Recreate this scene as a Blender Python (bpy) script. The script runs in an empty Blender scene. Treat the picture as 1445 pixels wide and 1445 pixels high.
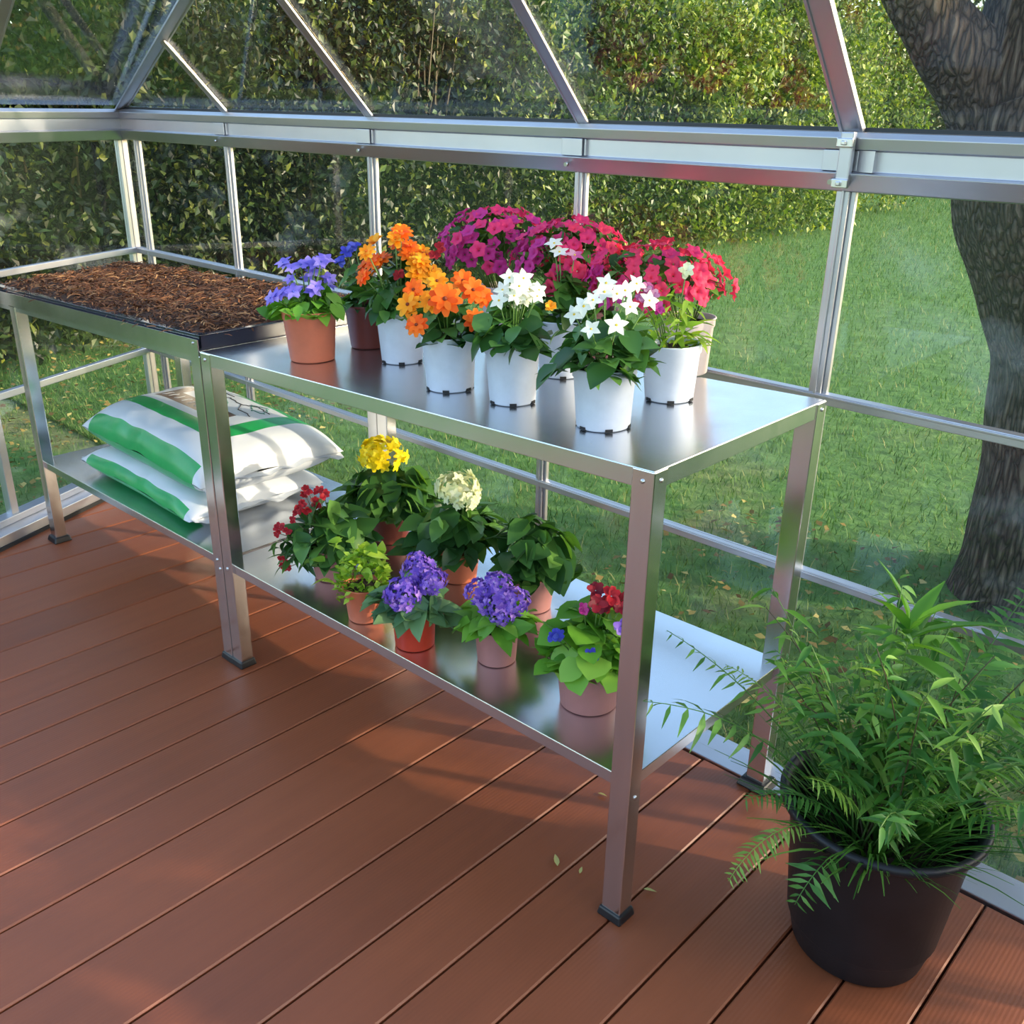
import bpy, bmesh, math, random
import numpy as np
from mathutils import Vector, Matrix, Euler

random.seed(7)
RNG = np.random.default_rng(7)
SC = bpy.context.scene
COL = SC.collection
PI = math.pi

# ------------------------------------------------------------------ camera
def make_camera():
    yaw, pitch, roll = 0.742951, -0.398642, 0.018987
    fw = Vector((-math.sin(yaw) * math.cos(pitch), math.cos(yaw) * math.cos(pitch), math.sin(pitch)))
    r = Vector((math.cos(yaw), math.sin(yaw), 0))
    u = r.cross(fw)
    c, s = math.cos(roll), math.sin(roll)
    r2, u2 = c * r + s * u, -s * r + c * u
    M = Matrix((r2, u2, -fw)).transposed().to_4x4()
    M.translation = Vector((2.060987, -1.143394, 1.401309))
    cd = bpy.data.cameras.new('camera')
    cd.sensor_width = 36.0
    cd.lens = 1354.81 / 1445.0 * 36.0
    cd.clip_start = 0.02
    cd.clip_end = 400
    co = bpy.data.objects.new('camera', cd)
    co.matrix_world = M
    COL.objects.link(co)
    SC.camera = co
make_camera()

# ------------------------------------------------------------------ sky, sun, exposure
SUN_EL = math.radians(18)
SUN_H = Vector((0.88, 0.47, 0)).normalized()
SUN = Vector((SUN_H.x * math.cos(SUN_EL), SUN_H.y * math.cos(SUN_EL), math.sin(SUN_EL)))
w = bpy.data.worlds.new('world')
SC.world = w
w.use_nodes = True
nt = w.node_tree
bg = nt.nodes['Background']
sky = nt.nodes.new('ShaderNodeTexSky')
sky.sky_type = 'NISHITA'
sky.sun_disc = False
sky.sun_elevation = SUN_EL
sky.sun_rotation = math.atan2(SUN.x, SUN.y)
sky.air_density = 1.0
sky.dust_density = 2.0
sky.ozone_density = 1.0
nt.links.new(sky.outputs[0], bg.inputs[0])
bg.inputs[1].default_value = 0.66
sl = bpy.data.lights.new('sun', 'SUN')
sl.energy = 5.6
sl.angle = math.radians(0.7)
sl.color = (1.0, 0.83, 0.62)
so = bpy.data.objects.new('sun', sl)
so.rotation_euler = SUN.to_track_quat('Z', 'Y').to_euler()
so.location = SUN * 30
COL.objects.link(so)
SC.view_settings.view_transform = 'Standard'
SC.view_settings.look = 'None'
SC.view_settings.exposure = 0.0
SC.view_settings.gamma = 1.0
SC.view_settings.use_curve_mapping = False
SC.cycles.max_bounces = 12
SC.cycles.transparent_max_bounces = 24
SC.cycles.caustics_reflective = True
SC.cycles.caustics_refractive = False
SC.cycles.sample_clamp_indirect = 6.0

# ------------------------------------------------------------------ materials
def srgb(r, g, b):
    f = lambda c: (c / 12.92) if c <= 0.04045 else ((c + 0.055) / 1.055) ** 2.4
    return (f(r / 255), f(g / 255), f(b / 255), 1.0)

class NB:
    """small node helper"""
    def __init__(s, name):
        s.m = bpy.data.materials.new(name)
        s.m.use_nodes = True
        s.t = s.m.node_tree
        s.p = s.t.nodes['Principled BSDF']
        s.out = s.t.nodes['Material Output']
    def n(s, typ, **kw):
        nd = s.t.nodes.new(typ)
        for k, v in kw.items():
            if k.startswith('i_'):
                key = k[2:]
                key = int(key) if key.isdigit() else key.replace('_', ' ')
                nd.inputs[key].default_value = v
            else:
                setattr(nd, k, v)
        return nd
    def l(s, a, b):
        s.t.links.new(a, b)
    def ramp(s, fac, stops):
        r = s.n('ShaderNodeValToRGB')
        e = r.color_ramp.elements
        while len(e) < len(stops):
            e.new(0.5)
        for i, (p, c) in enumerate(stops):
            e[i].position = p
            e[i].color = c
        s.l(fac, r.inputs[0])
        return r.outputs[0]
    def coords(s, scale=(1, 1, 1), kind='Object'):
        tc = s.n('ShaderNodeTexCoord')
        mp = s.n('ShaderNodeMapping')
        mp.inputs['Scale'].default_value = scale
        s.l(tc.outputs[kind], mp.inputs[0])
        return mp.outputs[0]
    def noise(s, vec, scale, detail=3, rough=0.55):
        nz = s.n('ShaderNodeTexNoise')
        nz.inputs['Scale'].default_value = scale
        nz.inputs['Detail'].default_value = detail
        nz.inputs['Roughness'].default_value = rough
        if vec is not None:
            s.l(vec, nz.inputs['Vector'])
        return nz.outputs['Fac']
    def bump(s, h, strength=0.3, dist=0.01):
        b = s.n('ShaderNodeBump')
        b.inputs['Strength'].default_value = strength
        b.inputs['Distance'].default_value = dist
        s.l(h, b.inputs['Height'])
        s.l(b.outputs[0], s.p.inputs['Normal'])

def plain(name, col, rough=0.5, metal=0.0, spec=0.5, var=0.0, vscale=8.0, bump=0.0, bscale=60):
    b = NB(name)
    b.p.inputs['Roughness'].default_value = rough
    b.p.inputs['Metallic'].default_value = metal
    b.p.inputs['Specular IOR Level'].default_value = spec
    vec = b.coords()
    if var > 0:
        nz = b.noise(vec, vscale)
        lo = tuple(c * (1 - var) for c in col[:3]) + (1,)
        hi = tuple(min(1, c * (1 + var)) for c in col[:3]) + (1,)
        b.l(b.ramp(nz, [(0.3, lo), (0.7, hi)]), b.p.inputs['Base Color'])
    else:
        b.p.inputs['Base Color'].default_value = col
    if bump > 0:
        b.bump(b.noise(vec, bscale), bump, 0.004)
    return b.m

def leafmat(name, stops, rough=0.45, trans=0.3, spec=0.4, tint=(0.75, 1.0, 0.35), patch=0.0):
    """leaf / petal : colour varies per leaf, part of the light passes through"""
    b = NB(name)
    g = b.n('ShaderNodeNewGeometry')
    c = b.ramp(g.outputs['Random Per Island'], stops)
    if patch > 0:       # broad random patches of darker and lighter leaf colour
        nz = b.noise(b.coords(), patch, 4, 0.6)
        pm = b.n('ShaderNodeMix', data_type='RGBA', blend_type='MULTIPLY')
        pm.inputs[0].default_value = 1.0
        b.l(c, pm.inputs[6])
        b.l(b.ramp(nz, [(0.36, (0.42, 0.46, 0.44, 1)), (0.52, (0.9, 0.9, 0.85, 1)), (0.66, (1.45, 1.35, 1.0, 1))]), pm.inputs[7])
        c = pm.outputs[2]
    b.l(c, b.p.inputs['Base Color'])
    b.p.inputs['Roughness'].default_value = rough
    b.p.inputs['Specular IOR Level'].default_value = spec
    tr = b.n('ShaderNodeBsdfTranslucent')
    mx = b.n('ShaderNodeMix', data_type='RGBA', blend_type='MULTIPLY')
    mx.inputs[0].default_value = 1.0
    b.l(c, mx.inputs[6])
    mx.inputs[7].default_value = (min(1, tint[0] * 1.3), min(1, tint[1] * 1.3), tint[2], 1)
    b.l(mx.outputs[2], tr.inputs[0])
    ms = b.n('ShaderNodeMixShader')
    ms.inputs[0].default_value = trans
    b.l(b.p.outputs[0], ms.inputs[1])
    b.l(tr.outputs[0], ms.inputs[2])
    b.l(ms.outputs[0], b.out.inputs[0])
    return b.m

def metal_mat(name, col, rough, streak=(60, 1.5, 60), amt=0.06, bump=0.02):
    b = NB(name)
    b.p.inputs['Metallic'].default_value = 1.0
    vec = b.coords(streak)
    nz = b.noise(vec, 1.0, 4, 0.6)
    lo = tuple(c * (1 - amt) for c in col[:3]) + (1,)
    hi = tuple(min(1, c * (1 + amt)) for c in col[:3]) + (1,)
    b.l(b.ramp(nz, [(0.3, lo), (0.7, hi)]), b.p.inputs['Base Color'])
    v2 = b.coords((1, 1, 1))
    n2 = b.noise(v2, 9.0, 4, 0.6)
    mr = b.n('ShaderNodeMapRange')
    mr.inputs[3].default_value = max(0.03, rough - 0.05)
    mr.inputs[4].default_value = rough + 0.07
    b.l(n2, mr.inputs[0])
    b.l(mr.outputs[0], b.p.inputs['Roughness'])
    if bump > 0:
        n3 = b.noise(v2, 6.0, 2, 0.5)
        b.bump(n3, bump, 0.02)
    return b.m

def glass_mat():
    b = NB('clear_glass')
    tr = b.n('ShaderNodeBsdfTransparent')
    tr.inputs[0].default_value = (0.965, 0.985, 0.975, 1)
    gl = b.n('ShaderNodeBsdfGlossy')
    gl.inputs['Roughness'].default_value = 0.02
    lw_ = b.n('ShaderNodeLayerWeight')
    lw_.inputs['Blend'].default_value = 0.5
    pw = b.n('ShaderNodeMath', operation='POWER')
    pw.inputs[1].default_value = 4.0
    b.l(lw_.outputs['Facing'], pw.inputs[0])
    fr = b.n('ShaderNodeMapRange')
    fr.inputs[3].default_value = 0.022
    fr.inputs[4].default_value = 0.60
    b.l(pw.outputs[0], fr.inputs[0])
    ms = b.n('ShaderNodeMixShader')
    b.l(fr.outputs[0], ms.inputs[0])
    b.l(tr.outputs[0], ms.inputs[1])
    b.l(gl.outputs[0], ms.inputs[2])
    # a thin film of dust and wiped smudges
    df = b.n('ShaderNodeBsdfDiffuse')
    df.inputs[0].default_value = (0.75, 0.82, 0.85, 1)
    vec = b.coords((1.0, 1.0, 1.4))
    nz = b.noise(vec, 3.2, 5, 0.62)
    mr = b.n('ShaderNodeMapRange')
    mr.inputs[1].default_value = 0.56
    mr.inputs[2].default_value = 0.80
    mr.inputs[3].default_value = 0.004
    mr.inputs[4].default_value = 0.13
    b.l(nz, mr.inputs[0])
    m2 = b.n('ShaderNodeMixShader')
    b.l(mr.outputs[0], m2.inputs[0])
    b.l(ms.outputs[0], m2.inputs[1])
    b.l(df.outputs[0], m2.inputs[2])
    b.l(m2.outputs[0], b.out.inputs[0])
    return b.m

def deck_mat():
    b = NB('red_brown_deck')
    vec = b.coords((1, 1, 1))
    g = b.n('ShaderNodeNewGeometry')
    base = b.ramp(g.outputs['Random Per Island'], [(0.0, srgb(128, 69, 40)), (0.5, srgb(136, 74, 43)), (1.0, srgb(143, 79, 47))])
    nz = b.noise(b.coords((30, 2.0, 30)), 1.0, 4, 0.6)
    n2 = b.noise(vec, 2.2, 4, 0.6)
    mx = b.n('ShaderNodeMix', data_type='RGBA', blend_type='MULTIPLY')
    mx.inputs[0].default_value = 1.0
    b.l(base, mx.inputs[6])
    b.l(b.ramp(nz, [(0.25, (0.88, 0.87, 0.87, 1)), (0.75, (1.06, 1.05, 1.05, 1))]), mx.inputs[7])
    mx2 = b.n('ShaderNodeMix', data_type='RGBA', blend_type='MULTIPLY')
    mx2.inputs[0].default_value = 1.0
    b.l(mx.outputs[2], mx2.inputs[6])
    b.l(b.ramp(n2, [(0.3, (0.9, 0.9, 0.92, 1)), (0.7, (1.06, 1.04, 1.02, 1))]), mx2.inputs[7])
    b.l(mx2.outputs[2], b.p.inputs['Base Color'])
    mr = b.n('ShaderNodeMapRange')
    mr.inputs[3].default_value = 0.36
    mr.inputs[4].default_value = 0.55
    b.l(n2, mr.inputs[0])
    b.l(mr.outputs[0], b.p.inputs['Roughness'])
    b.p.inputs['Specular IOR Level'].default_value = 0.55
    # fine ribs along every board
    wv = b.n('ShaderNodeTexWave')
    wv.inputs['Scale'].default_value = 40.0
    wv.inputs['Distortion'].default_value = 0.4
    b.l(vec, wv.inputs[0])
    b.bump(wv.outputs['Fac'], 0.10, 0.002)
    return b.m

def bark_mat():
    b = NB('furrowed_bark')
    vec = b.coords((15, 15, 2.8))
    nzv = b.n('ShaderNodeTexNoise')
    nzv.inputs['Scale'].default_value = 2.5
    nzv.inputs['Detail'].default_value = 4
    b.l(vec, nzv.inputs['Vector'])
    mixv = b.n('ShaderNodeMix', data_type='RGBA', blend_type='LINEAR_LIGHT')
    mixv.inputs[0].default_value = 0.22
    b.l(vec, mixv.inputs[6])
    b.l(nzv.outputs['Color'], mixv.inputs[7])
    vo = b.n('ShaderNodeTexVoronoi', feature='DISTANCE_TO_EDGE')
    vo.inputs['Scale'].default_value = 3.2
    b.l(mixv.outputs[2], vo.inputs['Vector'])
    nz = b.noise(b.coords((1, 1, 1)), 3.0, 4)
    c1 = b.ramp(vo.outputs['Distance'], [(0.0, srgb(44, 36, 31)), (0.10, srgb(90, 78, 69)), (0.45, srgb(138, 123, 110))])
    mx = b.n('ShaderNodeMix', data_type='RGBA', blend_type='MULTIPLY')
    mx.inputs[0].default_value = 1.0
    b.l(c1, mx.inputs[6])
    b.l(b.ramp(nz, [(0.35, (0.75, 0.73, 0.72, 1)), (0.68, (1.15, 1.1, 1.05, 1))]), mx.inputs[7])
    b.l(mx.outputs[2], b.p.inputs['Base Color'])
    b.p.inputs['Roughness'].default_value = 0.9
    mrh = b.n('ShaderNodeMapRange')
    mrh.inputs[2].default_value = 0.35
    b.l(vo.outputs['Distance'], mrh.inputs[0])
    b.bump(mrh.outputs[0], 0.9, 0.02)
    return b.m

def ground_mat():
    b = NB('lawn_ground')
    vec = b.coords((1, 1, 1))
    n1 = b.noise(vec, 0.7, 5, 0.6)
    n2 = b.noise(vec, 14.0, 5, 0.7)
    c = b.ramp(n2, [(0.25, srgb(54, 88, 38)), (0.5, srgb(74, 116, 50)), (0.75, srgb(104, 142, 68))])
    d = b.ramp(n2, [(0.25, srgb(96, 92, 62)), (0.5, srgb(126, 124, 82)), (0.8, srgb(168, 160, 108))])
    mx = b.n('ShaderNodeMix', data_type='RGBA')
    mr = b.n('ShaderNodeMapRange')
    mr.inputs[1].default_value = 0.52
    mr.inputs[2].default_value = 0.66
    b.l(n1, mr.inputs[0])
    b.l(mr.outputs[0], mx.inputs[0])
    b.l(c, mx.inputs[6])
    b.l(d, mx.inputs[7])
    # the lawn is bare and littered close to the hedge and the deck, full green further out
    sp = b.n('ShaderNodeSeparateXYZ')
    b.l(vec, sp.inputs[0])
    my = b.n('ShaderNodeMapRange')
    my.inputs[1].default_value = 1.5
    my.inputs[2].default_value = 4.5
    b.l(sp.outputs['Y'], my.inputs[0])
    mx3 = b.n('ShaderNodeMix', data_type='RGBA')
    b.l(my.outputs[0], mx3.inputs[0])
    b.l(mx.outputs[2], mx3.inputs[6])
    b.l(c, mx3.inputs[7])
    b.l(mx3.outputs[2], b.p.inputs['Base Color'])
    b.p.inputs['Roughness'].default_value = 0.95
    b.bump(n2, 0.6, 0.03)
    return b.m

def pot_mat(name, col, rough=0.5):
    b = NB(name)
    vec = b.coords()
    nz = b.noise(vec, 18.0, 4, 0.6)
    lo = tuple(c * 0.9 for c in col[:3]) + (1,)
    hi = tuple(min(1, c * 1.06) for c in col[:3]) + (1,)
    b.l(b.ramp(nz, [(0.3, lo), (0.7, hi)]), b.p.inputs['Base Color'])
    b.p.inputs['Roughness'].default_value = rough
    return b.m

M = {}
M['alu'] = metal_mat('mill_aluminium', (0.56, 0.56, 0.60, 1), 0.40, (4, 4, 4), 0.05, 0.0)
M['galv'] = metal_mat('galvanised_sheet', (0.72, 0.74, 0.77, 1), 0.235, (3, 3, 3), 0.05, 0.0)
M['leg'] = metal_mat('galvanised_leg', (0.74, 0.73, 0.72, 1), 0.20, (30, 30, 3), 0.05, 0.0)
M['bolt'] = plain('zinc_bolt', (0.7, 0.7, 0.72, 1), 0.3, 1.0)
M['rubber'] = plain('black_rubber', srgb(24, 25, 28), 0.4)
M['seal'] = plain('dark_seal', srgb(35, 40, 48), 0.5)
M['glass'] = glass_mat()
M['deck'] = deck_mat()
M['bark'] = bark_mat()
M['ground'] = ground_mat()
M['terra'] = pot_mat('terracotta_plastic', srgb(206, 112, 78), 0.5)
M['terra_red'] = pot_mat('red_terracotta_plastic', srgb(198, 62, 36), 0.35)
M['maroon'] = pot_mat('dark_maroon_plastic', srgb(118, 56, 46), 0.4)
M['mauve'] = pot_mat('mauve_plastic', srgb(176, 118, 112), 0.45)
M['white'] = pot_mat('white_plastic', srgb(208, 214, 224), 0.4)
M['pinkwhite'] = pot_mat('pinkish_white_plastic', srgb(222, 205, 200), 0.4)
M['slot'] = plain('slot_dark', srgb(28, 28, 30), 0.8)
M['black_pot'] = plain('black_nursery_plastic', srgb(26, 27, 31), 0.45, spec=0.35, var=0.25, vscale=9, bump=0.06, bscale=30)
M['soil'] = plain('potting_soil', srgb(48, 33, 24), 0.95, var=0.5, vscale=90, bump=0.8, bscale=120)
M['stem'] = plain('green_stem', srgb(96, 130, 58), 0.5)
M['stem_dark'] = plain('brown_stem', srgb(74, 66, 40), 0.6)
M['tray'] = plain('black_tray_plastic', srgb(44, 47, 60), 0.14, spec=0.9)
M['mulch_bed'] = plain('coir_bed', srgb(70, 44, 30), 0.95, var=0.4, vscale=60, bump=0.8, bscale=100)
M['mulch'] = leafmat('coir_strands', [(0, srgb(76, 46, 32)), (0.45, srgb(116, 74, 50)), (0.85, srgb(158, 108, 72)), (1, srgb(196, 148, 100))], 0.85, 0.05, 0.2, (1, .9, .7))
M['bagw'] = plain('white_bag_film', srgb(208, 212, 218), 0.33, var=0.03, vscale=5, bump=0.35, bscale=14)
M['bagg'] = plain('green_bag_print', srgb(36, 156, 84), 0.30, var=0.10, vscale=9, bump=0.4, bscale=16)
M['bagb'] = plain('brown_bag_print', srgb(92, 66, 52), 0.4, var=0.25, vscale=30)
M['bagt'] = plain('teal_bag_line', srgb(70, 130, 112), 0.4)
M['bagk'] = plain('dark_bag_line', srgb(60, 48, 44), 0.4)

GREEN = [(0, srgb(46, 84, 34)), (0.5, srgb(74, 118, 46)), (1, srgb(118, 160, 66))]
M['leaf'] = leafmat('leaf_green', GREEN)
M['leaf_deep'] = leafmat('leaf_deep_green', [(0, srgb(44, 82, 40)), (0.5, srgb(70, 116, 54)), (1, srgb(110, 154, 72))], 0.35)
M['leaf_bright'] = leafmat('leaf_bright_green', [(0, srgb(84, 140, 40)), (0.5, srgb(112, 168, 54)), (1, srgb(150, 196, 78))])
M['leaf_lime'] = leafmat('leaf_lime', [(0, srgb(108, 152, 34)), (0.5, srgb(146, 184, 48)), (1, srgb(186, 212, 84))])
M['leaf_grey'] = leafmat('leaf_grey_green', [(0, srgb(70, 110, 72)), (0.5, srgb(98, 138, 90)), (1, srgb(132, 164, 108))])
PT = (1.0, 0.85, 0.85)
def petal(name, stops, tr=0.3):
    return leafmat(name, stops, 0.55, tr, 0.25, PT)
M['p_lav'] = petal('petal_lavender', [(0, srgb(104, 92, 208)), (0.5, srgb(140, 122, 226)), (1, srgb(184, 160, 240))])
M['p_purple'] = petal('petal_purple', [(0, srgb(98, 66, 182)), (0.5, srgb(134, 96, 208)), (1, srgb(190, 150, 230))])
M['p_blue'] = petal('petal_blue', [(0, srgb(58, 60, 176)), (0.5, srgb(80, 84, 200)), (1, srgb(120, 130, 226))])
M['p_orange'] = petal('petal_orange', [(0, srgb(240, 88, 16)), (0.5, srgb(250, 112, 24)), (1, srgb(255, 140, 44))])
M['p_amber'] = petal('petal_amber', [(0, srgb(246, 140, 16)), (0.5, srgb(253, 166, 28)), (1, srgb(255, 190, 60))])
M['p_centre'] = plain('flower_centre', srgb(120, 50, 20), 0.8)
M['p_ycentre'] = plain('yellow_centre', srgb(226, 190, 60), 0.8)
M['p_white'] = petal('petal_white', [(0, srgb(236, 238, 214)), (0.5, srgb(246, 246, 230)), (1, srgb(252, 252, 244))])
M['p_cream'] = petal('petal_cream', [(0, srgb(226, 230, 178)), (0.5, srgb(240, 242, 202)), (1, srgb(248, 248, 224))])
M['p_yellow'] = petal('petal_yellow', [(0, srgb(234, 202, 10)), (0.5, srgb(248, 222, 24)), (1, srgb(254, 238, 70))])
M['p_red'] = petal('petal_dark_red', [(0, srgb(140, 22, 34)), (0.5, srgb(178, 34, 46)), (1, srgb(210, 62, 66))])
M['p_burg'] = petal('petal_burgundy', [(0, srgb(92, 18, 38)), (0.5, srgb(124, 26, 46)), (1, srgb(168, 44, 56))])
M['p_magenta'] = petal('petal_magenta', [(0, srgb(160, 28, 118)), (0.5, srgb(200, 46, 138)), (1, srgb(228, 92, 168))])
M['p_crimson'] = petal('petal_crimson', [(0, srgb(208, 28, 92)), (0.5, srgb(230, 48, 112)), (1, srgb(244, 100, 152))])
M['p_scarlet'] = petal('petal_scarlet', [(0, srgb(220, 28, 74)), (0.5, srgb(236, 52, 94)), (1, srgb(247, 104, 134))])
M['p_pink'] = petal('petal_pink', [(0, srgb(190, 60, 140)), (0.5, srgb(212, 100, 160)), (1, srgb(236, 180, 200))])

# ------------------------------------------------------------------ mesh helpers
def tag(o, label=None, cat=None, group=None, kind=None):
    if label: o['label'] = label
    if cat: o['category'] = cat
    if group: o['group'] = group
    if kind: o['kind'] = kind
    return o

def link(o, parent=None):
    COL.objects.link(o)
    if parent is not None:
        o.parent = parent
    return o

def empty(name, loc=(0, 0, 0), rot=(0, 0, 0)):
    o = bpy.data.objects.new(name, None)
    o.empty_display_size = 0.05
    o.location = loc
    o.rotation_euler = rot
    return link(o)

class MB:
    """collects shapes in one mesh"""
    def __init__(s):
        s.v, s.f, s.mi, s.sm = [], [], [], []
    def add(s, V, F, mi=0, smooth=False):
        o = len(s.v)
        s.v.extend([tuple(map(float, p)) for p in V])
        for f in F:
            s.f.append(tuple(i + o for i in f))
            s.mi.append(mi)
            s.sm.append(smooth)
        return s
    def box(s, lo, hi, mi=0):
        x0, y0, z0 = lo
        x1, y1, z1 = hi
        V = [(x0, y0, z0), (x1, y0, z0), (x1, y1, z0), (x0, y1, z0), (x0, y0, z1), (x1, y0, z1), (x1, y1, z1), (x0, y1, z1)]
        F = [(3, 2, 1, 0), (4, 5, 6, 7), (0, 1, 5, 4), (1, 2, 6, 5), (2, 3, 7, 6), (3, 0, 4, 7)]
        return s.add(V, F, mi)
    def hexa(s, bottom, top, mi=0):
        V = list(bottom) + list(top)
        n = len(bottom)
        F = [tuple(reversed(range(n))), tuple(range(n, 2 * n))]
        F += [(i, (i + 1) % n, n + (i + 1) % n, n + i) for i in range(n)]
        return s.add(V, F, mi)
    def beam(s, A, B, prof, up=(0, 0, 1), mi=0):
        """extrude a 2-D profile (list of (side, up)) from A to B"""
        A, B, up = Vector(A), Vector(B), Vector(up)
        d = (B - A).normalized()
        side = d.cross(up).normalized()
        up2 = side.cross(d).normalized()
        V = [A + side * a + up2 * b for a, b in prof] + [B + side * a + up2 * b for a, b in prof]
        n = len(prof)
        F = [tuple(range(n)), tuple(reversed(range(n, 2 * n)))]
        F += [(i + n, (i + 1) % n + n, (i + 1) % n, i) for i in range(n)]
        return s.add(V, F, mi)
    def tube(s, pts, radii, n=8, mi=0, cap=True):
        pts = [Vector(p) for p in pts]
        if not hasattr(radii, '__len__'):
            radii = [radii] * len(pts)
        V, F = [], []
        ref = Vector((0.3, 0.2, 1)).normalized()
        prev = None
        for i, p in enumerate(pts):
            d = (pts[min(i + 1, len(pts) - 1)] - pts[max(i - 1, 0)]).normalized()
            if prev is None:
                a = d.cross(ref)
                if a.length < 0.05: a = d.cross(Vector((1, 0, 0)))
            else:
                a = prev - d * prev.dot(d)
            a.normalize()
            prev = a
            b = d.cross(a)
            for k in range(n):
                t = 2 * PI * k / n
                V.append(p + (a * math.cos(t) + b * math.sin(t)) * radii[i])
        for i in range(len(pts) - 1):
            for k in range(n):
                F.append((i * n + k, i * n + (k + 1) % n, (i + 1) * n + (k + 1) % n, (i + 1) * n + k))
        s.add(V, F, mi, True)
        if cap:
            o = len(s.v) - len(V)
            s.f.append(tuple(o + k for k in reversed(range(n)))); s.mi.append(mi); s.sm.append(False)
            s.f.append(tuple(o + (len(pts) - 1) * n + k for k in range(n))); s.mi.append(mi); s.sm.append(False)
        return s
    def lathe(s, prof, n=40, mi=0, c=(0, 0, 0)):
        V, F = [], []
        for r, z in prof:
            for k in range(n):
                t = 2 * PI * k / n
                V.append((c[0] + r * math.cos(t), c[1] + r * math.sin(t), c[2] + z))
        for i in range(len(prof) - 1):
            for k in range(n):
                F.append((i * n + k, i * n + (k + 1) % n, (i + 1) * n + (k + 1) % n, (i + 1) * n + k))
        return s.add(V, F, mi, True)
    def build(s, name, mats, parent=None, bevel=0.0, smooth_angle=None):
        me = bpy.data.meshes.new(name)
        me.from_pydata(s.v, [], s.f)
        if not isinstance(mats, (list, tuple)): mats = [mats]
        for m in mats: me.materials.append(m)
        me.polygons.foreach_set('material_index', s.mi)
        me.polygons.foreach_set('use_smooth', s.sm)
        me.update()
        o = bpy.data.objects.new(name, me)
        link(o, parent)
        if bevel > 0:
            md = o.modifiers.new('bevel', 'BEVEL')
            md.width = bevel
            md.segments = 2
            md.limit_method = 'ANGLE'
            md.angle_limit = math.radians(40)
        return o

def cloud_mesh(name, V, F, mats, mi=None, smooth=True):
    """V (n,3) array, F (m,4) array -> mesh data, fast"""
    me = bpy.data.meshes.new(name)
    V = np.ascontiguousarray(V, dtype=np.float32)
    F = np.ascontiguousarray(F, dtype=np.int32)
    k = F.shape[1]
    me.vertices.add(len(V)); me.vertices.foreach_set('co', V.ravel())
    me.loops.add(F.size); me.loops.foreach_set('vertex_index', F.ravel())
    me.polygons.add(len(F))
    me.polygons.foreach_set('loop_start', np.arange(len(F), dtype=np.int32) * k)
    me.polygons.foreach_set('loop_total', np.full(len(F), k, dtype=np.int32))
    for m in (mats if isinstance(mats, (list, tuple)) else [mats]): me.materials.append(m)
    if mi is not None: me.polygons.foreach_set('material_index', np.asarray(mi, dtype=np.int32))
    me.polygons.foreach_set('use_smooth', np.full(len(F), smooth))
    me.update(calc_edges=True)
    me.validate()
    return me

def leaf_template(shape, rows=5, fold=0.18, droop=0.25, cup=0.0):
    """shape(t)->half width, unit length.  3 verts per row"""
    V, F = [], []
    for i in range(rows):
        t = i / (rows - 1)
        hw = shape(t)
        z = -droop * t * t
        V += [(t, -hw, z + fold * hw + cup * t), (t, 0, z + cup * t * .5), (t, hw, z + fold * hw + cup * t)]
    for i in range(rows - 1):
        a = 3 * i
        F += [(a, a + 3, a + 4, a + 1), (a + 1, a + 4, a + 5, a + 2)]
    return np.array(V, float), np.array(F, int)

OVATE = lambda t: max(0.015, 0.36 * math.sin(PI * min(1, t ** 0.72)) ** 0.85)
LANCE = lambda t: max(0.01, 0.17 * math.sin(PI * t ** 0.7) ** 0.9)
NARROW = lambda t: max(0.006, 0.075 * math.sin(PI * t ** 0.6))
ROUND = lambda t: max(0.02, 0.46 * math.sin(PI * min(1, t ** 0.85)) ** 0.6)
BLADE = lambda t: max(0.004, 0.05 * (1 - t) ** 0.7)
T_OV = leaf_template(OVATE, 5, 0.25, 0.28)
T_OVS = leaf_template(OVATE, 3, 0.3, 0.1)
T_LA = leaf_template(LANCE, 5, 0.3, 0.3)
T_NA = leaf_template(NARROW, 4, 0.2, 0.35)
T_RO = leaf_template(ROUND, 5, 0.15, 0.3)
def diamond():
    return np.array([(0, 0, 0), (.45, -.3, .06), (1, 0, -.1), (.45, .3, .06)], float), np.array([(0, 1, 2, 3)])
T_DI = diamond()
def blade_t():
    return np.array([(0, -.03, 0), (0, .03, 0), (.55, .022, 0.02), (.55, -.022, 0.02), (1, .003, -.08), (1, -.003, -.08)], float), np.array([(0, 1, 2, 3), (3, 2, 4, 5)])
T_BL = blade_t()

def unit(a):
    a = np.asarray(a, float)
    return a / np.maximum(np.linalg.norm(a, axis=-1, keepdims=True), 1e-9)

def leaves(templ, O, D, U, L, Wd=None):
    """place copies of a leaf: origins O, directions D, up hints U, lengths L, width factor"""
    TV, TF = templ
    O = np.asarray(O, float); D = unit(D); U = np.asarray(U, float)
    n = len(O)
    L = np.broadcast_to(np.asarray(L, float), (n,))
    Wd = L if Wd is None else np.broadcast_to(np.asarray(Wd, float), (n,)) * L
    S = np.cross(U, D)
    S = unit(np.where(np.linalg.norm(S, axis=1, keepdims=True) < 1e-4, np.array([[1.0, 0, 0]]), S))
    N = np.cross(D, S)
    V = (O[:, None, :] + D[:, None, :] * (TV[None, :, 0, None] * L[:, None, None])
         + S[:, None, :] * (TV[None, :, 1, None] * Wd[:, None, None])
         + N[:, None, :] * (TV[None, :, 2, None] * L[:, None, None]))
    F = TF[None] + (np.arange(n) * len(TV))[:, None, None]
    return V.reshape(-1, 3), F.reshape(-1, TF.shape[1])

def join(parts):
    Vs, Fs, o = [], [], 0
    for V, F in parts:
        Vs.append(V); Fs.append(F + o); o += len(V)
    return np.concatenate(Vs), np.concatenate(Fs)

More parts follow.
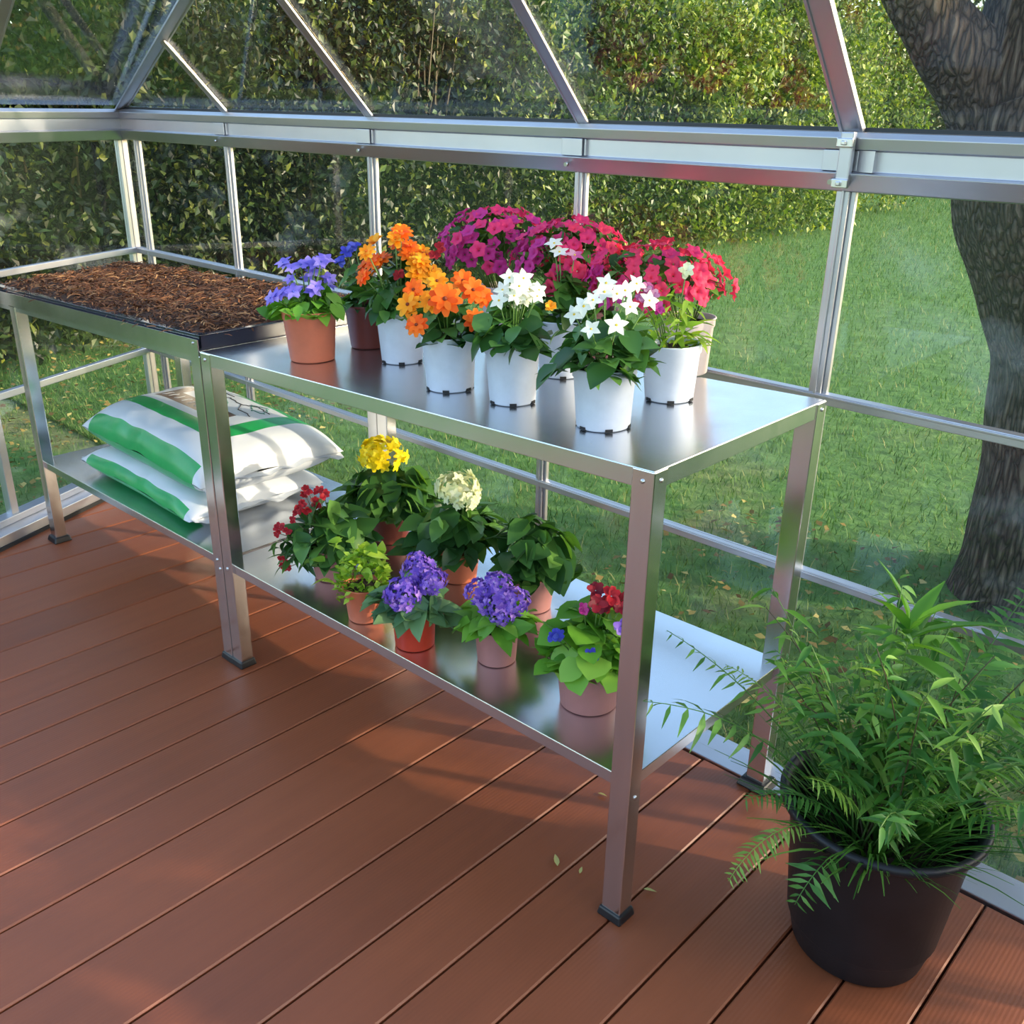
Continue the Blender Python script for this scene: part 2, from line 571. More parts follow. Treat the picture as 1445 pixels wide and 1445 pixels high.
def obj_of(name, me, parent=None, loc=(0, 0, 0)):
    o = bpy.data.objects.new(name, me)
    o.location = loc
    return link(o, parent)

# ------------------------------------------------------------------ key dimensions
L = 1.3007            # front right corner of the potting bench
DEP = 0.559           # bench depth
WY = 0.6748           # back wall plane
EB, ET = 1.267, 1.358
Z1, Z2, Z0 = 0.880, 0.490, -0.043
GZ = -0.12            # garden ground
SLOPE = 0.0374
def bz(x, h):         # the benches stand on a deck that falls slightly away, so heights shrink leftwards
    return h * (1 - SLOPE * (L - x))
CORNER = Vector((-1.61, WY, 0))
LDIR = Vector((0.387, -0.922, 0))     # direction of the end wall
LIN = Vector((0.922, 0.387, 0))       # its inward normal

# ------------------------------------------------------------------ garden ground
g = MB()
g.add([(-90, -40, GZ), (90, -40, GZ), (90, 150, GZ), (-90, 150, GZ)], [(0, 1, 2, 3)])
tag(g.build('ground', M['ground']), kind='structure')

# ------------------------------------------------------------------ deck floor
def deck():
    edges = [-1.83, -1.69, -1.55, -1.41, -1.26, -1.11, -0.96, -0.81, -0.655, -0.503, -0.35, -0.20, -0.065, 0.07, 0.21, 0.355, 0.50, 0.672, 0.845, 1.003,
             1.143, 1.282, 1.412, 1.541, 1.663, 1.784, 1.925, 2.065, 2.205, 2.345, 2.485, 2.625]
    mb = MB()
    def ystart(x):
        return max(-2.4, WY - (x + 1.60) / 0.42 + 0.0)
    for a, b in zip(edges[:-1], edges[1:]):
        a2, b2 = a + 0.0022, b - 0.0022
        ye = 0.533 + random.uniform(-.003, .003)
        if ystart(b2) > ye - 0.02: continue
        ya, yb = min(ye - .005, ystart(a2)), min(ye - .005, ystart(b2))
        c = 0.003
        bot = [(a2, ya, -0.03), (b2, yb, -0.03), (b2, ye, -0.03), (a2, ye, -0.03)]
        mid = [(a2, ya, -c), (b2, yb, -c), (b2, ye, -c), (a2, ye, -c)]
        top = [(a2 + c, ya + c, 0), (b2 - c, yb + c, 0), (b2 - c, ye - c, 0), (a2 + c, ye - c, 0)]
        V = bot + mid + top
        F = [(3, 2, 1, 0), (8, 9, 10, 11)]
        for o in (0, 4):
            F += [(o + i, o + (i + 1) % 4, o + 4 + (i + 1) % 4, o + 4 + i) for i in range(4)]
        mb.add(V, F)
    # dark joists below, seen only through the gaps
    for y in (-2.2, -1.6, -1.0, -0.45, 0.0, 0.45):
        mb.box((max(-1.2, -1.58 + .42 * (WY - y)), y - .03, -0.11), (2.6, y + .03, -0.03), 1)
    return mb.build('floor', [M['deck'], M['slot']])
tag(deck(), kind='structure')

# ------------------------------------------------------------------ greenhouse frame
wall_back = tag(empty('wall_back'), kind='structure')
wall_left = tag(empty('wall_left'), kind='structure')
ceiling = tag(empty('ceiling'), kind='structure')
XEND = 2.75

def xbeam(name, y0, y1, z0, z1, xa=-1.6, xb=XEND, parent=wall_back, mat=None, bevel=0.003):
    mb = MB(); mb.box((xa, y0, z0), (xb, y1, z1))
    return mb.build(name, mat or M['alu'], parent, bevel)

# eave beam: a channel with a lip on top and a slanted lower band
def eave(name, A, B, parent):
    mb = MB()
    A, B = Vector(A), Vector(B)
    # profile (side toward the room is positive, height from EB)
    prof = [(-0.03, 0.0), (0.010, 0.0), (0.016, 0.002), (0.030, 0.033), (0.006, 0.036), (0.006, 0.072), (0.016, 0.074), (0.020, 0.094), (0.012, 0.104), (-0.03, 0.104)]
    mb.beam(A, B, prof)
    return mb.build(name, M['alu'], parent, 0.0012)
eave('eave_beam', (-1.62, WY, EB), (XEND, WY, EB), wall_back)
A = CORNER + Vector((0, 0, EB)); B = A + LDIR * 2.4
eave('eave_beam', B, A, wall_left)
seal = MB(); seal.box((-1.6, WY - .004, EB + .1045), (XEND, WY + .012, EB + .112)); seal.build('seal', M['seal'], wall_back)

POSTS = [-1.5029, -0.894, -0.1597, 0.5908, 1.2319, 1.88, 2.53]
def post(name, x, z0, z1, parent=wall_back, wdt=0.030, big=False):
    mb = MB()
    h = wdt / 2
    mb.box((x - h, WY - 0.010, z0), (x + h * .45, WY + 0.008, z1))
    mb.box((x + h * .45, WY - 0.003, z0), (x + h, WY + 0.008, z1))
    mb.box((x - h * .35, WY - 0.014, z0), (x - h * .05, WY - 0.009, z1))
    return mb.build(name, M['alu'], parent, 0.0015)
for x in POSTS:
    low = Z0 if abs(x - 0.5908) > .01 else Z1 - .01
    post('post', x, low, EB + 0.004, wdt=0.036 if x > 1.2 and x < 1.3 else 0.030)
post('post', 0.499, Z0, Z1 - .004)
# mid and low rails (inside face of the glass)
def rail(z, h, name):
    mb = MB()
    mb.box((-1.6, WY - .012, z - h), (XEND, WY + .010, z))
    mb.box((-1.6, WY - .016, z - h * .35), (XEND, WY - .011, z - h * .1))
    return mb.build(name, M['alu'], wall_back, 0.0012)
rail(Z1, 0.022, 'mid_rail')
rail(Z2, 0.020, 'low_rail')
# sill
sb = MB()
sb.box((-1.6, 0.545, -0.115), (XEND, 0.70, -0.075))
sb.box((-1.6, 0.556, -0.075), (XEND, 0.60, -0.012))
sb.box((-1.6, 0.60, -0.075), (XEND, 0.62, -0.045))
sb.box((-1.6, 0.62, -0.075), (XEND, 0.69, -0.036))
sb.build('sill', M['alu'], wall_back, 0.003)
kb = MB(); kb.box((-1.6, 0.536, -0.115), (XEND, 0.5445, -0.03)); kb.build('kerb', M['slot'], wall_back)

# splice plates, brackets and bolts on the eave
for x in POSTS[1:6]:
    mb = MB()
    mb.box((x - .052, WY - .0165, EB + .036), (x - .012 + .02, WY - .0062, EB + .0725))
    mb.box((x + .012, WY - .013, EB + .037), (x + .016, WY - .006, EB + .072))
    mb.build('splice_plate', M['alu'], wall_back, 0.001)
    bl = MB()
    bl.tube([(x - .022, WY - .028, EB + .018), (x - .022, WY - .037, EB + .017)], 0.0048, 8)
    bl.build('bolt', M['bolt'], wall_back)
x = POSTS[4]
cover = MB()
cover.box((x - .013, WY - .036, EB + .01), (x + .013, WY - .022, EB + .105))
cover.build('post_cover', M['alu'], wall_back, 0.003)
for dz in (0.016, 0.086):
    br = MB(); br.box((x - .016, WY - .044, EB + dz - .008), (x + .016, WY - .033, EB + dz + .008)); br.box((x - .005, WY - .050, EB + dz - .004), (x + .004, WY - .043, EB + dz + .004)); br.build('bracket', M['bolt'], wall_back, 0.002)
fl = MB(); fl.hexa([(x + .014, WY - .012, EB + .036), (x + .05, WY - .020, EB + .036), (x + .05, WY - .006, EB + .036), (x + .014, WY - .006, EB + .036)],
                   [(x + .014, WY - .012, EB + .073), (x + .05, WY - .020, EB + .073), (x + .05, WY - .006, EB + .073), (x + .014, WY - .006, EB + .073)])
fl.build('flashing', M['alu'], wall_back)

# end wall on the left
def lw(s, inn, z):      # point: s metres along the end wall from the corner, inn metres inside, height z
    return CORNER + LDIR * s + LIN * inn + Vector((0, 0, z))
def lbox(name, s0, s1, i0, i1, z0, z1, mat=None, bevel=0.002):
    mb = MB()
    mb.hexa([lw(s0, i0, z0), lw(s1, i0, z0), lw(s1, i1, z0), lw(s0, i1, z0)], [lw(s0, i0, z1), lw(s1, i0, z1), lw(s1, i1, z1), lw(s0, i1, z1)])
    o = mb.build(name, mat or M['alu'], wall_left, bevel)
    bm = bmesh.new(); bm.from_mesh(o.data); bmesh.ops.recalc_face_normals(bm, faces=bm.faces); bm.to_mesh(o.data); bm.free()
    return o
lbox('post', 0.022, 0.040, -.010, .010, Z0, EB)
lbox('post', 0.78, 0.81, -.012, .016, Z0, EB)
lbox('post', 1.55, 1.58, -.012, .016, Z0, EB)
lbox('mid_rail', 0, 2.4, -.010, .012, Z1 - .022, Z1)
lbox('low_rail', 0, 2.4, -.010, .012, Z2 - .024, Z2)
lbox('sill', 0, 2.4, -.02, .085, -.115, 0.045)
lbox('sill_lip', 0, 2.4, -.02, .03, 0.045, 0.07)
lbox('sill_seal', 0, 2.4, .086, .093, -.05, 0.012, M['slot'], 0)
# slim corner post between the two walls
cp = MB(); cp.box((-1.617, WY - .012, Z0), (-1.600, WY + .010, EB)); cp.build('corner_post', M['alu'], wall_back, 0.002)

# roof: rafters at 45 degrees, a hip at the corner
def rafter(name, A, B, wd=0.022, ht=0.03, fin=True):
    mb = MB()
    h = wd / 2
    d = (Vector(B) - Vector(A)).normalized()
    up = Vector((0, 0, 1)) - d * d.z
    mb.beam(A, B, [(-h, 0), (-h, ht * .30), (-h * .2, ht * .30), (-h * .2, ht * .8), (h * .2, ht * .8), (h * .2, ht * .30), (h, ht * .14), (h, 0)], up=up)
    mb.beam(A, B, [(h * .72, -ht * .11), (h * .72, 0.001), (h, 0.001), (h, -ht * .11)], up=up)
    mb.beam(A, B, [(-h, -ht * .12), (-h, 0.001), (-h * .7, 0.001), (-h * .7, -ht * .12)], up=up)
    return mb.build(name, M['alu'], ceiling, 0.001)
RZ = EB + 0.108
RT = 1.25
for x in POSTS[2:]:
    wide = 0.046 if abs(x - 1.2319) < .01 else 0.034
    rafter('rafter', (x + (-.0 if x < 1.2 else -.005), WY, RZ - .012), (x, WY - RT, RZ + RT - .012), wide, 0.030 if wide > .04 else .015)
HA = Vector((-1.61, WY, RZ - .012)); HD = Vector((.73, -.2, .205))
rafter('hip_rafter', HA, HA + HD * 2.6, 0.040, 0.03)
rafter('jack_rafter', (-0.8852, WY, RZ - .012), (-0.8852, WY - .2, RZ + .192), 0.030, .015)
# a rafter of the end roof
JA = HA + LDIR * 0.637; rafter('end_rafter', JA - LIN * .0 + HD * 0.05, JA - LDIR * .06 + HD * 1.5, 0.030, .026)

# ------------------------------------------------------------------ glass
win = [0]
def pane(corners, name=None, t=0.003):
    """a thin glass sheet with real thickness from four corners"""
    P = [Vector(c) for c in corners]
    n = (P[1] - P[0]).cross(P[3] - P[0]).normalized()
    mb = MB()
    mb.hexa([p - n * t / 2 for p in P], [p + n * t / 2 for p in P])
    win[0] += 1
    o = mb.build('window_%d' % win[0], M['glass'])
    tag(o, kind='structure')
    return o
xs = [-1.60] + POSTS
for a, b in zip(xs[:-1], xs[1:]):
    pane([(a + .006, WY + .002, Z1), (b - .006, WY + .002, Z1), (b - .006, WY + .002, EB + .02), (a + .006, WY + .002, EB + .02)])
xs2 = [-1.60] + [(.499 if abs(p - .5908) < .01 else p) for p in POSTS]
for a, b in zip(xs2[:-1], xs2[1:]):
    pane([(a + .006, WY + .002, Z0), (b - .006, WY + .002, Z0), (b - .006, WY + .002, Z2 - .002), (a + .006, WY + .002, Z2 - .002)])
    pane([(a + .006, WY + .002, Z2), (b - .006, WY + .002, Z2), (b - .006, WY + .002, Z1 - .002), (a + .006, WY + .002, Z1 - .002)])
for s0, s1 in ((0.04, 0.79), (0.80, 1.56)):
    for z0, z1 in ((0.05, Z2 - .002), (Z2, Z1 - .002), (Z1, EB + .02)):
        pane([lw(s1, 0, z0), lw(s0, 0, z0), lw(s0, 0, z1), lw(s1, 0, z1)])
# roof panes
for a, b in zip(POSTS[2:-1], POSTS[3:]):
    o = 0.006
    pane([(a + .008, WY, RZ + o), (b - .008, WY, RZ + o), (b - .008, WY - RT, RZ + RT + o), (a + .008, WY - RT, RZ + RT + o)])
def hipp(k): return HA + HD * k + Vector((0, 0, .018))
pane([(-0.877, WY, RZ + .006), (POSTS[2] - .008, WY, RZ + .006), (POSTS[2] - .008, WY - .4, RZ + .406), (-0.877, WY - .2, RZ + .206)])
mbp = MB()
def tri_pane(P, t=0.003):
    P = [Vector(c) for c in P]
    n = (P[1] - P[0]).cross(P[2] - P[0]).normalized()
    mb = MB(); mb.hexa([p - n * t / 2 for p in P], [p + n * t / 2 for p in P]); win[0] += 1
    tag(mb.build('window_%d' % win[0], M['glass']), kind='structure')
tri_pane([(-1.59, WY, RZ + .006), (-0.893, WY, RZ + .006), (-0.893, WY - .195, RZ + .2)])
tri_pane([hipp(.02), JA + Vector((0, 0, .02)), JA - LDIR * .06 + HD * 1.4 + Vector((0, 0, .02)), hipp(1.4)])

# ------------------------------------------------------------------ benches
def prism(mb, poly, z0f, z1f, mi=0):
    mb.hexa([(x, y, z0f(x)) for x, y in poly], [(x, y, z1f(x)) for x, y in poly], mi)

def sheet(name, poly, h, lip, parent, mat, th=0.002, lipmat=None):
    """folded sheet top: thin panel with turned-down edges all round"""
    mb = MB()
    prism(mb, poly, lambda x: bz(x, h) - th, lambda x: bz(x, h))
    n = len(poly)
    cx = sum(p[0] for p in poly) / n; cy = sum(p[1] for p in poly) / n
    for i in range(n):
        (xa, ya), (xb, yb) = poly[i], poly[(i + 1) % n]
        d = Vector((xb - xa, yb - ya, 0)).normalized(); inn = Vector((-d.y, d.x, 0))
        q = [(xa, ya), (xb, yb), (xb + inn.x * .0025, yb + inn.y * .0025), (xa + inn.x * .0025, ya + inn.y * .0025)]
        prism(mb, q, lambda x: bz(x, h) - lip, lambda x: bz(x, h) - th * .5)
    return mb.build(name, mat, parent, 0.0009)

def leg(parent, x0, x1, y0, y1, h, pad=0.007, flare=0.0):
    mb = MB()
    z = lambda x: bz(x, h)
    t = 0.003
    mb.hexa([(x0, y0, 0.014), (x1, y0, 0.014), (x1, y1, 0.014), (x0, y1, 0.014)], [(x0, y0, z(x0)), (x1, y0, z(x1)), (x1, y1, z(x1)), (x0, y1, z(x0))])
    o = mb.build('leg', M['leg'], parent, 0.002)
    f = MB()
    e = pad
    f.hexa([(x0 - e, y0 - e, 0), (x1 + e, y0 - e, 0), (x1 + e, y1 + e, 0), (x0 - e, y1 + e, 0)], [(x0 - e * .5, y0 - e * .5, 0.02), (x1 + e * .5, y0 - e * .5, 0.02), (x1 + e * .5, y1 + e * .5, 0.02), (x0 - e * .5, y1 + e * .5, 0.02)])
    f.build('foot_cap', M['rubber'], o, 0.004)
    return o

def rivet(parent, p, n, r=0.0042):
    n = Vector(n); p = Vector(p)
    mb = MB(); mb.tube([p - n * .001, p + n * .0015, p + n * .003], [r, r * .9, r * .35], 10)
    return mb.build('bolt', M['bolt'], parent)

H = 0.90
SH = 0.3232
LEGW, LEGD = 0.042, 0.034
bench = empty('potting_bench', (0, 0, 0))
tag(bench, 'long galvanised metal bench holding the flower pots on its top and lower shelf', 'bench', 'metal benches along the glass wall')
sheet('tabletop', [(0.0, 0.0), (L, 0.0), (L, DEP), (0.0, DEP)], H, 0.032, bench, M['galv'])
sheet('shelf', [(0.006, 0.004), (L - .006, 0.004), (L - .006, DEP - .004), (0.006, DEP - .004)], SH, 0.026, bench, M['galv'])
leg(bench, -0.0015, LEGW - .0015, -0.002, LEGD, H - .001)
leg(bench, L - LEGW + .002, L + .002, -0.002, LEGD, H - .001)
leg(bench, -0.0015, LEGW - .0015, DEP - LEGD, DEP + .002, H - .001)
leg(bench, L - LEGW + .002, L + .002, DEP - LEGD, DEP + .002, H - .001, 0.016)
rivet(bench, (L - .019, -.002, bz(L, H) - .020), (0, -1, 0))
rivet(bench, (L + .002, .017, bz(L, H) - .018), (1, 0, 0))
rivet(bench, (.019, -.002, bz(0, H) - .016), (0, -1, 0))
rivet(bench, (.019, -.002, bz(0, SH) - .016), (0, -1, 0))
rivet(bench, (L + .002, .017, bz(L, SH) - .04), (1, 0, 0))
rivet(bench, (L + .002, DEP - .014, bz(L, H) - .016), (1, 0, 0))

HL = 0.930
lbench = empty('potting_bench', (0, 0, 0))
tag(lbench, 'galvanised metal bench in the glass corner carrying the coir tray and two striped bags', 'bench', 'metal benches along the glass wall')
def wallx(y, off): return -1.61 + 0.42 * (WY - y) + off
PL = [(wallx(0, .05), 0.0), (-0.006, 0.0), (-0.006, 0.60), (wallx(.60, .05), 0.60)]
sheet('tabletop', PL, HL - 0.030, 0.030, lbench, M['galv'])
ap = MB()
prism(ap, [(wallx(0, .05), -0.003), (-0.006, -0.003), (-0.006, 0.0), (wallx(0, .05), 0.0)], lambda x: bz(x, HL) - .043, lambda x: bz(x, HL) - .002)
ap.build('front_apron', M['leg'], lbench)
sheet('shelf', [(-1.135, 0.004), (-0.008, 0.004), (-0.008, 0.56), (-1.135, 0.56)], SH, 0.024, lbench, M['galv'])
leg(lbench, -0.046, -0.004, -0.003, LEGD, HL - .043)
leg(lbench, -1.139, -1.097, -0.003, LEGD, HL - .043, 0.012)
leg(lbench, -0.046, -0.004, .56 - LEGD, .562, HL - .033)
leg(lbench, -1.139, -1.097, .56 - LEGD, .562, HL - .033)
rivet(lbench, (-0.026, -.003, bz(0, HL) - .012), (0, -1, 0), .0032)
rivet(lbench, (-0.026, -.003, bz(0, SH) - .005), (0, -1, 0))
rivet(lbench, (-0.016, -.003, bz(0, SH) - .028), (0, -1, 0))

# ------------------------------------------------------------------ tray with coir
tray = empty('seed_tray', (0, 0, 0))
tag(tray, 'wide shallow black plastic tray on the corner bench, filled with brown coir', 'tray')
tz = lambda x: bz(x, HL - 0.030)
PT_ = [(wallx(0, .056), 0.006), (-0.008, 0.006), (-0.008, 0.597), (wallx(.597, .056), 0.597)]
tm = MB()
prism(tm, PT_, lambda x: tz(x) + .0005, lambda x: tz(x) + .004)
n = 4
for i in range(4):
    (xa, ya), (xb, yb) = PT_[i], PT_[(i + 1) % 4]
    d = Vector((xb - xa, yb - ya, 0)).normalized(); inn = Vector((-d.y, d.x, 0))
    q = [(xa, ya), (xb, yb), (xb + inn.x * .004, yb + inn.y * .004), (xa + inn.x * .004, ya + inn.y * .004)]
    prism(tm, q, lambda x: tz(x) + .003, lambda x: tz(x) + .036)
    q = [(xa, ya), (xb, yb), (xb + inn.x * .022, yb + inn.y * .022), (xa + inn.x * .022, ya + inn.y * .022)]
    prism(tm, q, lambda x: tz(x) + .033, lambda x: tz(x) + .0365)
tm.build('tray_body', M['tray'], tray, 0.001)

def coir():
    nx, ny = 110, 50
    V, F = [], []
    hgt = {}
    for j in range(ny):
        y = 0.024 + (0.558) * j / (ny - 1)
        xa = wallx(y, .082)
        xb = -0.030
        for i in range(nx):
            x = xa + (xb - xa) * i / (nx - 1)
            ed = min(i, nx - 1 - i, j * 1.6, (ny - 1 - j) * 1.6) / 5.0
            z = tz(x) + 0.027 + 0.016 * min(1, ed) + 0.006 * math.sin(x * 23 + y * 31) * math.sin(x * 11 - y * 17) + random.uniform(-.002, .002)
            V.append((x, y, z))
    for j in range(ny - 1):
        for i in range(nx - 1):
            a = j * nx + i
            F.append((a, a + 1, a + nx + 1, a + nx))
    me = cloud_mesh('coir', np.array(V), np.array(F), M['mulch_bed'])
    N = 9000
    V = np.array(V)
    idx = RNG.integers(0, len(V), N)
    O = V[idx] + RNG.normal(0, 1, (N, 3)) * np.array([.006, .006, .002]) + np.array([0, 0, .001])
    ang = RNG.normal(0.5, 1.2, N)
    D = np.stack([np.cos(ang), np.sin(ang), RNG.uniform(-.12, .35, N)], 1)
    U = np.stack([RNG.normal(0, .3, N), RNG.normal(0, .3, N), np.ones(N)], 1)
    st = np.array([(0, -.06, 0), (0, .06, 0), (.3, .07, .10), (.3, -.07, .10), (.7, .07, .07), (.7, -.07, .07), (1, .04, -.06), (1, -.04, -.06)], float), np.array([(0, 1, 2, 3), (3, 2, 4, 5), (5, 4, 6, 7)])
    Vb, Fb = leaves(st, O, D, U, RNG.uniform(.015, .042, N), RNG.uniform(.5, 1.1, N))
    root = obj_of('coir_mulch', me)
    tag(root, 'brown fibrous coir mulch filling the black tray on the corner bench', 'mulch', kind='stuff')
    obj_of('coir_strands', cloud_mesh('coir_strands', Vb, Fb, M['mulch']), root)
coir()

# ------------------------------------------------------------------ bags of compost
def make_bag(name, label, cx, cy, zb, a, b, T, rotz, top_panel, seed, tilt=0.0, sag=0.0):
    rnd = np.random.default_rng(seed)
    root = empty(name, (cx, cy, zb), (tilt, 0, rotz))
    tag(root, label, 'bag', 'striped compost bags on the corner shelf')
    nu, nv = 96, 72
    us = np.sin(np.linspace(-1, 1, nu) * PI / 2) * .35 + np.linspace(-1, 1, nu) * .65
    vs = np.sin(np.linspace(-1, 1, nv) * PI / 2) * .35 + np.linspace(-1, 1, nv) * .65
    Ug, Vg = np.meshgrid(us, vs)
    prof = ((1 - np.abs(Ug) ** 4.5) ** .5) * ((1 - np.abs(Vg) ** 3.2) ** .55)
    ear = (np.abs(Ug) ** 6) * (np.abs(Vg) ** 6)
    wr = np.zeros_like(Ug)
    for _ in range(26):      # creases running in from the seams
        ang = rnd.uniform(0, PI); ph = rnd.uniform(0, 6.28); fr = rnd.uniform(8, 26)
        wr += np.sin((Ug * math.cos(ang) + Vg * .7 * math.sin(ang)) * fr + ph) * rnd.uniform(.2, 1)
    wr = wr / 5.0
    edge = np.maximum(np.abs(Ug), np.abs(Vg)) ** 2
    X = Ug * a * (1 - .05 * (1 - Vg ** 2) * 0) ; Y = Vg * b
    X = X * (1 - .035 * (1 - np.abs(Vg)) * np.abs(Ug) ** 4)
    Y = Y * (1 - .05 * (1 - np.abs(Ug)) * np.abs(Vg) ** 4)
    zc = T * .34
    Zt = zc + (T - zc) * prof + wr * .0055 * edge + sag * (Ug ** 2) * -1
    Zb = zc - zc * np.minimum(1, prof * 1.35) + wr * .001 * edge
    Zb = np.maximum(Zb, 0.0)
    def surf(Z, up):
        Vv = np.stack([X, Y, Z], -1).reshape(-1, 3)
        F, mi = [], []
        for j in range(nv - 1):
            for i in range(nu - 1):
                q = j * nu + i
                f = (q, q + 1, q + nu + 1, q + nu)
                F.append(f if up else f[::-1])
                u = (us[i] + us[i + 1]) / 2; v = (vs[j] + vs[j + 1]) / 2
                m = 0
                if up:
                    m = top_panel(u, v)
                else:
                    if v < -.72 and abs(u) < .90: m = 1
                mi.append(m)
        return Vv, np.array(F), mi
    Vt, Ft, mt = surf(Zt, True)
    Vb_, Fb_, mb_ = surf(Zb, False)
    me = cloud_mesh('bag_film', np.concatenate([Vt, Vb_]), np.concatenate([Ft, Fb_ + len(Vt)]), [M['bagw'], M['bagg'], M['bagb']], mt + mb_)
    body = obj_of('film', me, root)
    # heat-sealed fins at both short ends
    for sgn in (-1, 1):
        fin = MB()
        rows = []
        for j in range(25):
            v = -0.97 + 1.94 * j / 24
            zz = zc + .006 * math.sin(v * 7 + seed) + .003 * math.sin(v * 19)
            xx = sgn * a * (1 - .035 * (1 - abs(v))) * .985
            rows.append(((xx, v * b, zz), (xx + sgn * .020, v * b * .99, zz - .004 + .005 * math.sin(v * 11 + sgn))))
        V = [p for r in rows for p in r]
        V += [(p[0], p[1], p[2] - .0015) for p in V]
        m_ = 50
        F = []
        for j in range(24):
            q = j * 2
            F.append((q, q + 1, q + 3, q + 2)); F.append((m_ + q + 2, m_ + q + 3, m_ + q + 1, m_ + q))
        fin.add(V, F, 0, True)
        fin.build('sealed_end', M['bagw'], root)
    def zat(u, v):
        i = int(np.argmin(np.abs(us - u))); j = int(np.argmin(np.abs(vs - v)))
        return (X[j, i], Y[j, i], Zt[j, i])
    return root, zat

def low_panel(u, v):
    if v < -.90 and abs(u) < .90: return 1
    if -.34 <= v < -.05: return 0
    return 0
def top_panel(u, v):
    if v < -.86 and abs(u) < .88: return 1
    if -.56 < v < -.34 and u < .74: return 1
    if .60 < u < .76 and v > -.56: return 1
    if .62 < v < .80 and -.2 < u < .70: return 1
    # brown printed block
    if -.22 < v < .06 and -.62 < u < .44:
        return 2
    if .06 <= v < .30 and -.62 < u < -.44: return 2
    return 0
make_bag('compost_bag', 'lower of the two green and white plastic bags, lying flat on the shelf', -0.560, 0.262, bz(-.55, SH) + .001, 0.345, 0.222, 0.105, -0.02, low_panel, 3)
bagr, zat = make_bag('compost_bag', 'upper of the two green and white plastic bags, with brown printing on top', -0.540, 0.296, bz(-.55, SH) + .086, 0.375, 0.235, 0.165, -0.03, top_panel, 11)
def print_lines():
    a_ = MB(); b_ = MB()
    def line(mb, pts, r=.0016):
        P = []
        for (u0, v0), (u1, v1) in zip(pts[:-1], pts[1:]):
            for k in range(8):
                t = k / 8
                P.append(zat(u0 + (u1 - u0) * t, v0 + (v1 - v0) * t))
        P.append(zat(*pts[-1]))
        Q = [P[0]]
        for p in P[1:]:
            if (Vector(p) - Vector(Q[-1])).length > .006: Q.append(p)
        if len(Q) > 1: mb.tube([(p[0], p[1], p[2] + .0004) for p in Q], r, 5)
    line(a_, [(-.25, .14), (-.05, .40), (.20, .34), (.34, .46), (.54, .40)])
    line(a_, [(.20, .34), (.30, .20), (.52, .16)])
    line(a_, [(-.62, .36), (-.40, .52), (-.10, .52)])
    line(b_, [(-.15, .20), (.02, .30), (.14, .18), (.02, .10), (-.15, .20)])
    line(b_, [(.24, .44), (.40, .30), (.54, .34), (.40, .54), (.24, .44)])
    a_.build('printed_outline', M['bagk'], bagr); b_.build('printed_leaf_shape', M['bagt'], bagr)
    # rows of white lettering bars inside the brown block
    for k in range(9):
        c_ = MB()
        u0 = -.54 + k * .105
        line(c_, [(u0, -.16), (u0 + .03, .0)], .0009)
        c_.build('printed_line', M['bagw'], bagr)
print_lines()

# ------------------------------------------------------------------ plants
RGT = np.array([0.731, 0.682, 0.0])      # sideways along the viewer's picture plane, used only to lay plants out
TWD = np.array([0.676, -0.736, 0.0])     # towards the open middle of the greenhouse
UP = np.array([0, 0, 1.0])
def off(r, u, t): return RGT * r + UP * u + TWD * t

def make_pot(root, rb, rt, h, mat, band=True, slots=False, wob=0.0):
    mb = MB()
    lip = h * .17
    th = .0025
    rl = rb + (rt - rb) * (1 - lip / h)
    prof = [(0.0, .002), (rb * .85, .002), (rb * .93, 0.0), (rb, .003)]
    if band:
        prof += [(rl - .002, h - lip), (rl + .0005, h - lip + .002), (rt - .001, h - .004), (rt + .0012, h - .002), (rt, h), (rt - th, h), (rl - th * 1.5, h - lip), (rl - .008, h * .6)]
    else:
        prof += [(rt, h), (rt - th, h), (rb, h * .5)]
    mb.lathe(prof, 44)
    if slots:
        for k in range(6):
            a = k * PI / 3 + slots
            c, s = math.cos(a), math.sin(a)
            R0, R1 = rb - .004, rb + .0014
            wd = .0065
            q = [(R0 * c - wd * s * -1, R0 * s + wd * c * -1), (R1 * c + wd * s, R1 * s - wd * c), (R1 * c - wd * s, R1 * s + wd * c), (R0 * c - wd * s, R0 * s + wd * c)]
            mb.hexa([(x, y, 0.0006) for x, y in q], [(x, y, .0062) for x, y in q], 1)
    mb.build('pot', [mat, M['slot']], root)
    so_ = MB()
    hs = h - lip * .75
    V = [(0, 0, hs + .004)]; F = []
    n = 28
    for ring, rr in enumerate((.35, .7, 1.0)):
        for k in range(n):
            a = 2 * PI * k / n
            r_ = rr * (rl - .002)
            V.append((r_ * math.cos(a), r_ * math.sin(a), hs + random.uniform(-.002, .004)))
    for k in range(n):
        F.append((0, 1 + k, 1 + (k + 1) % n))
        for q in range(2):
            F.append((1 + q * n + k, 1 + (q + 1) * n + k, 1 + (q + 1) * n + (k + 1) % n, 1 + q * n + (k + 1) % n))
    so_.add(V, F, 0, True)
    so_.build('soil', M['soil'], root)
    return hs

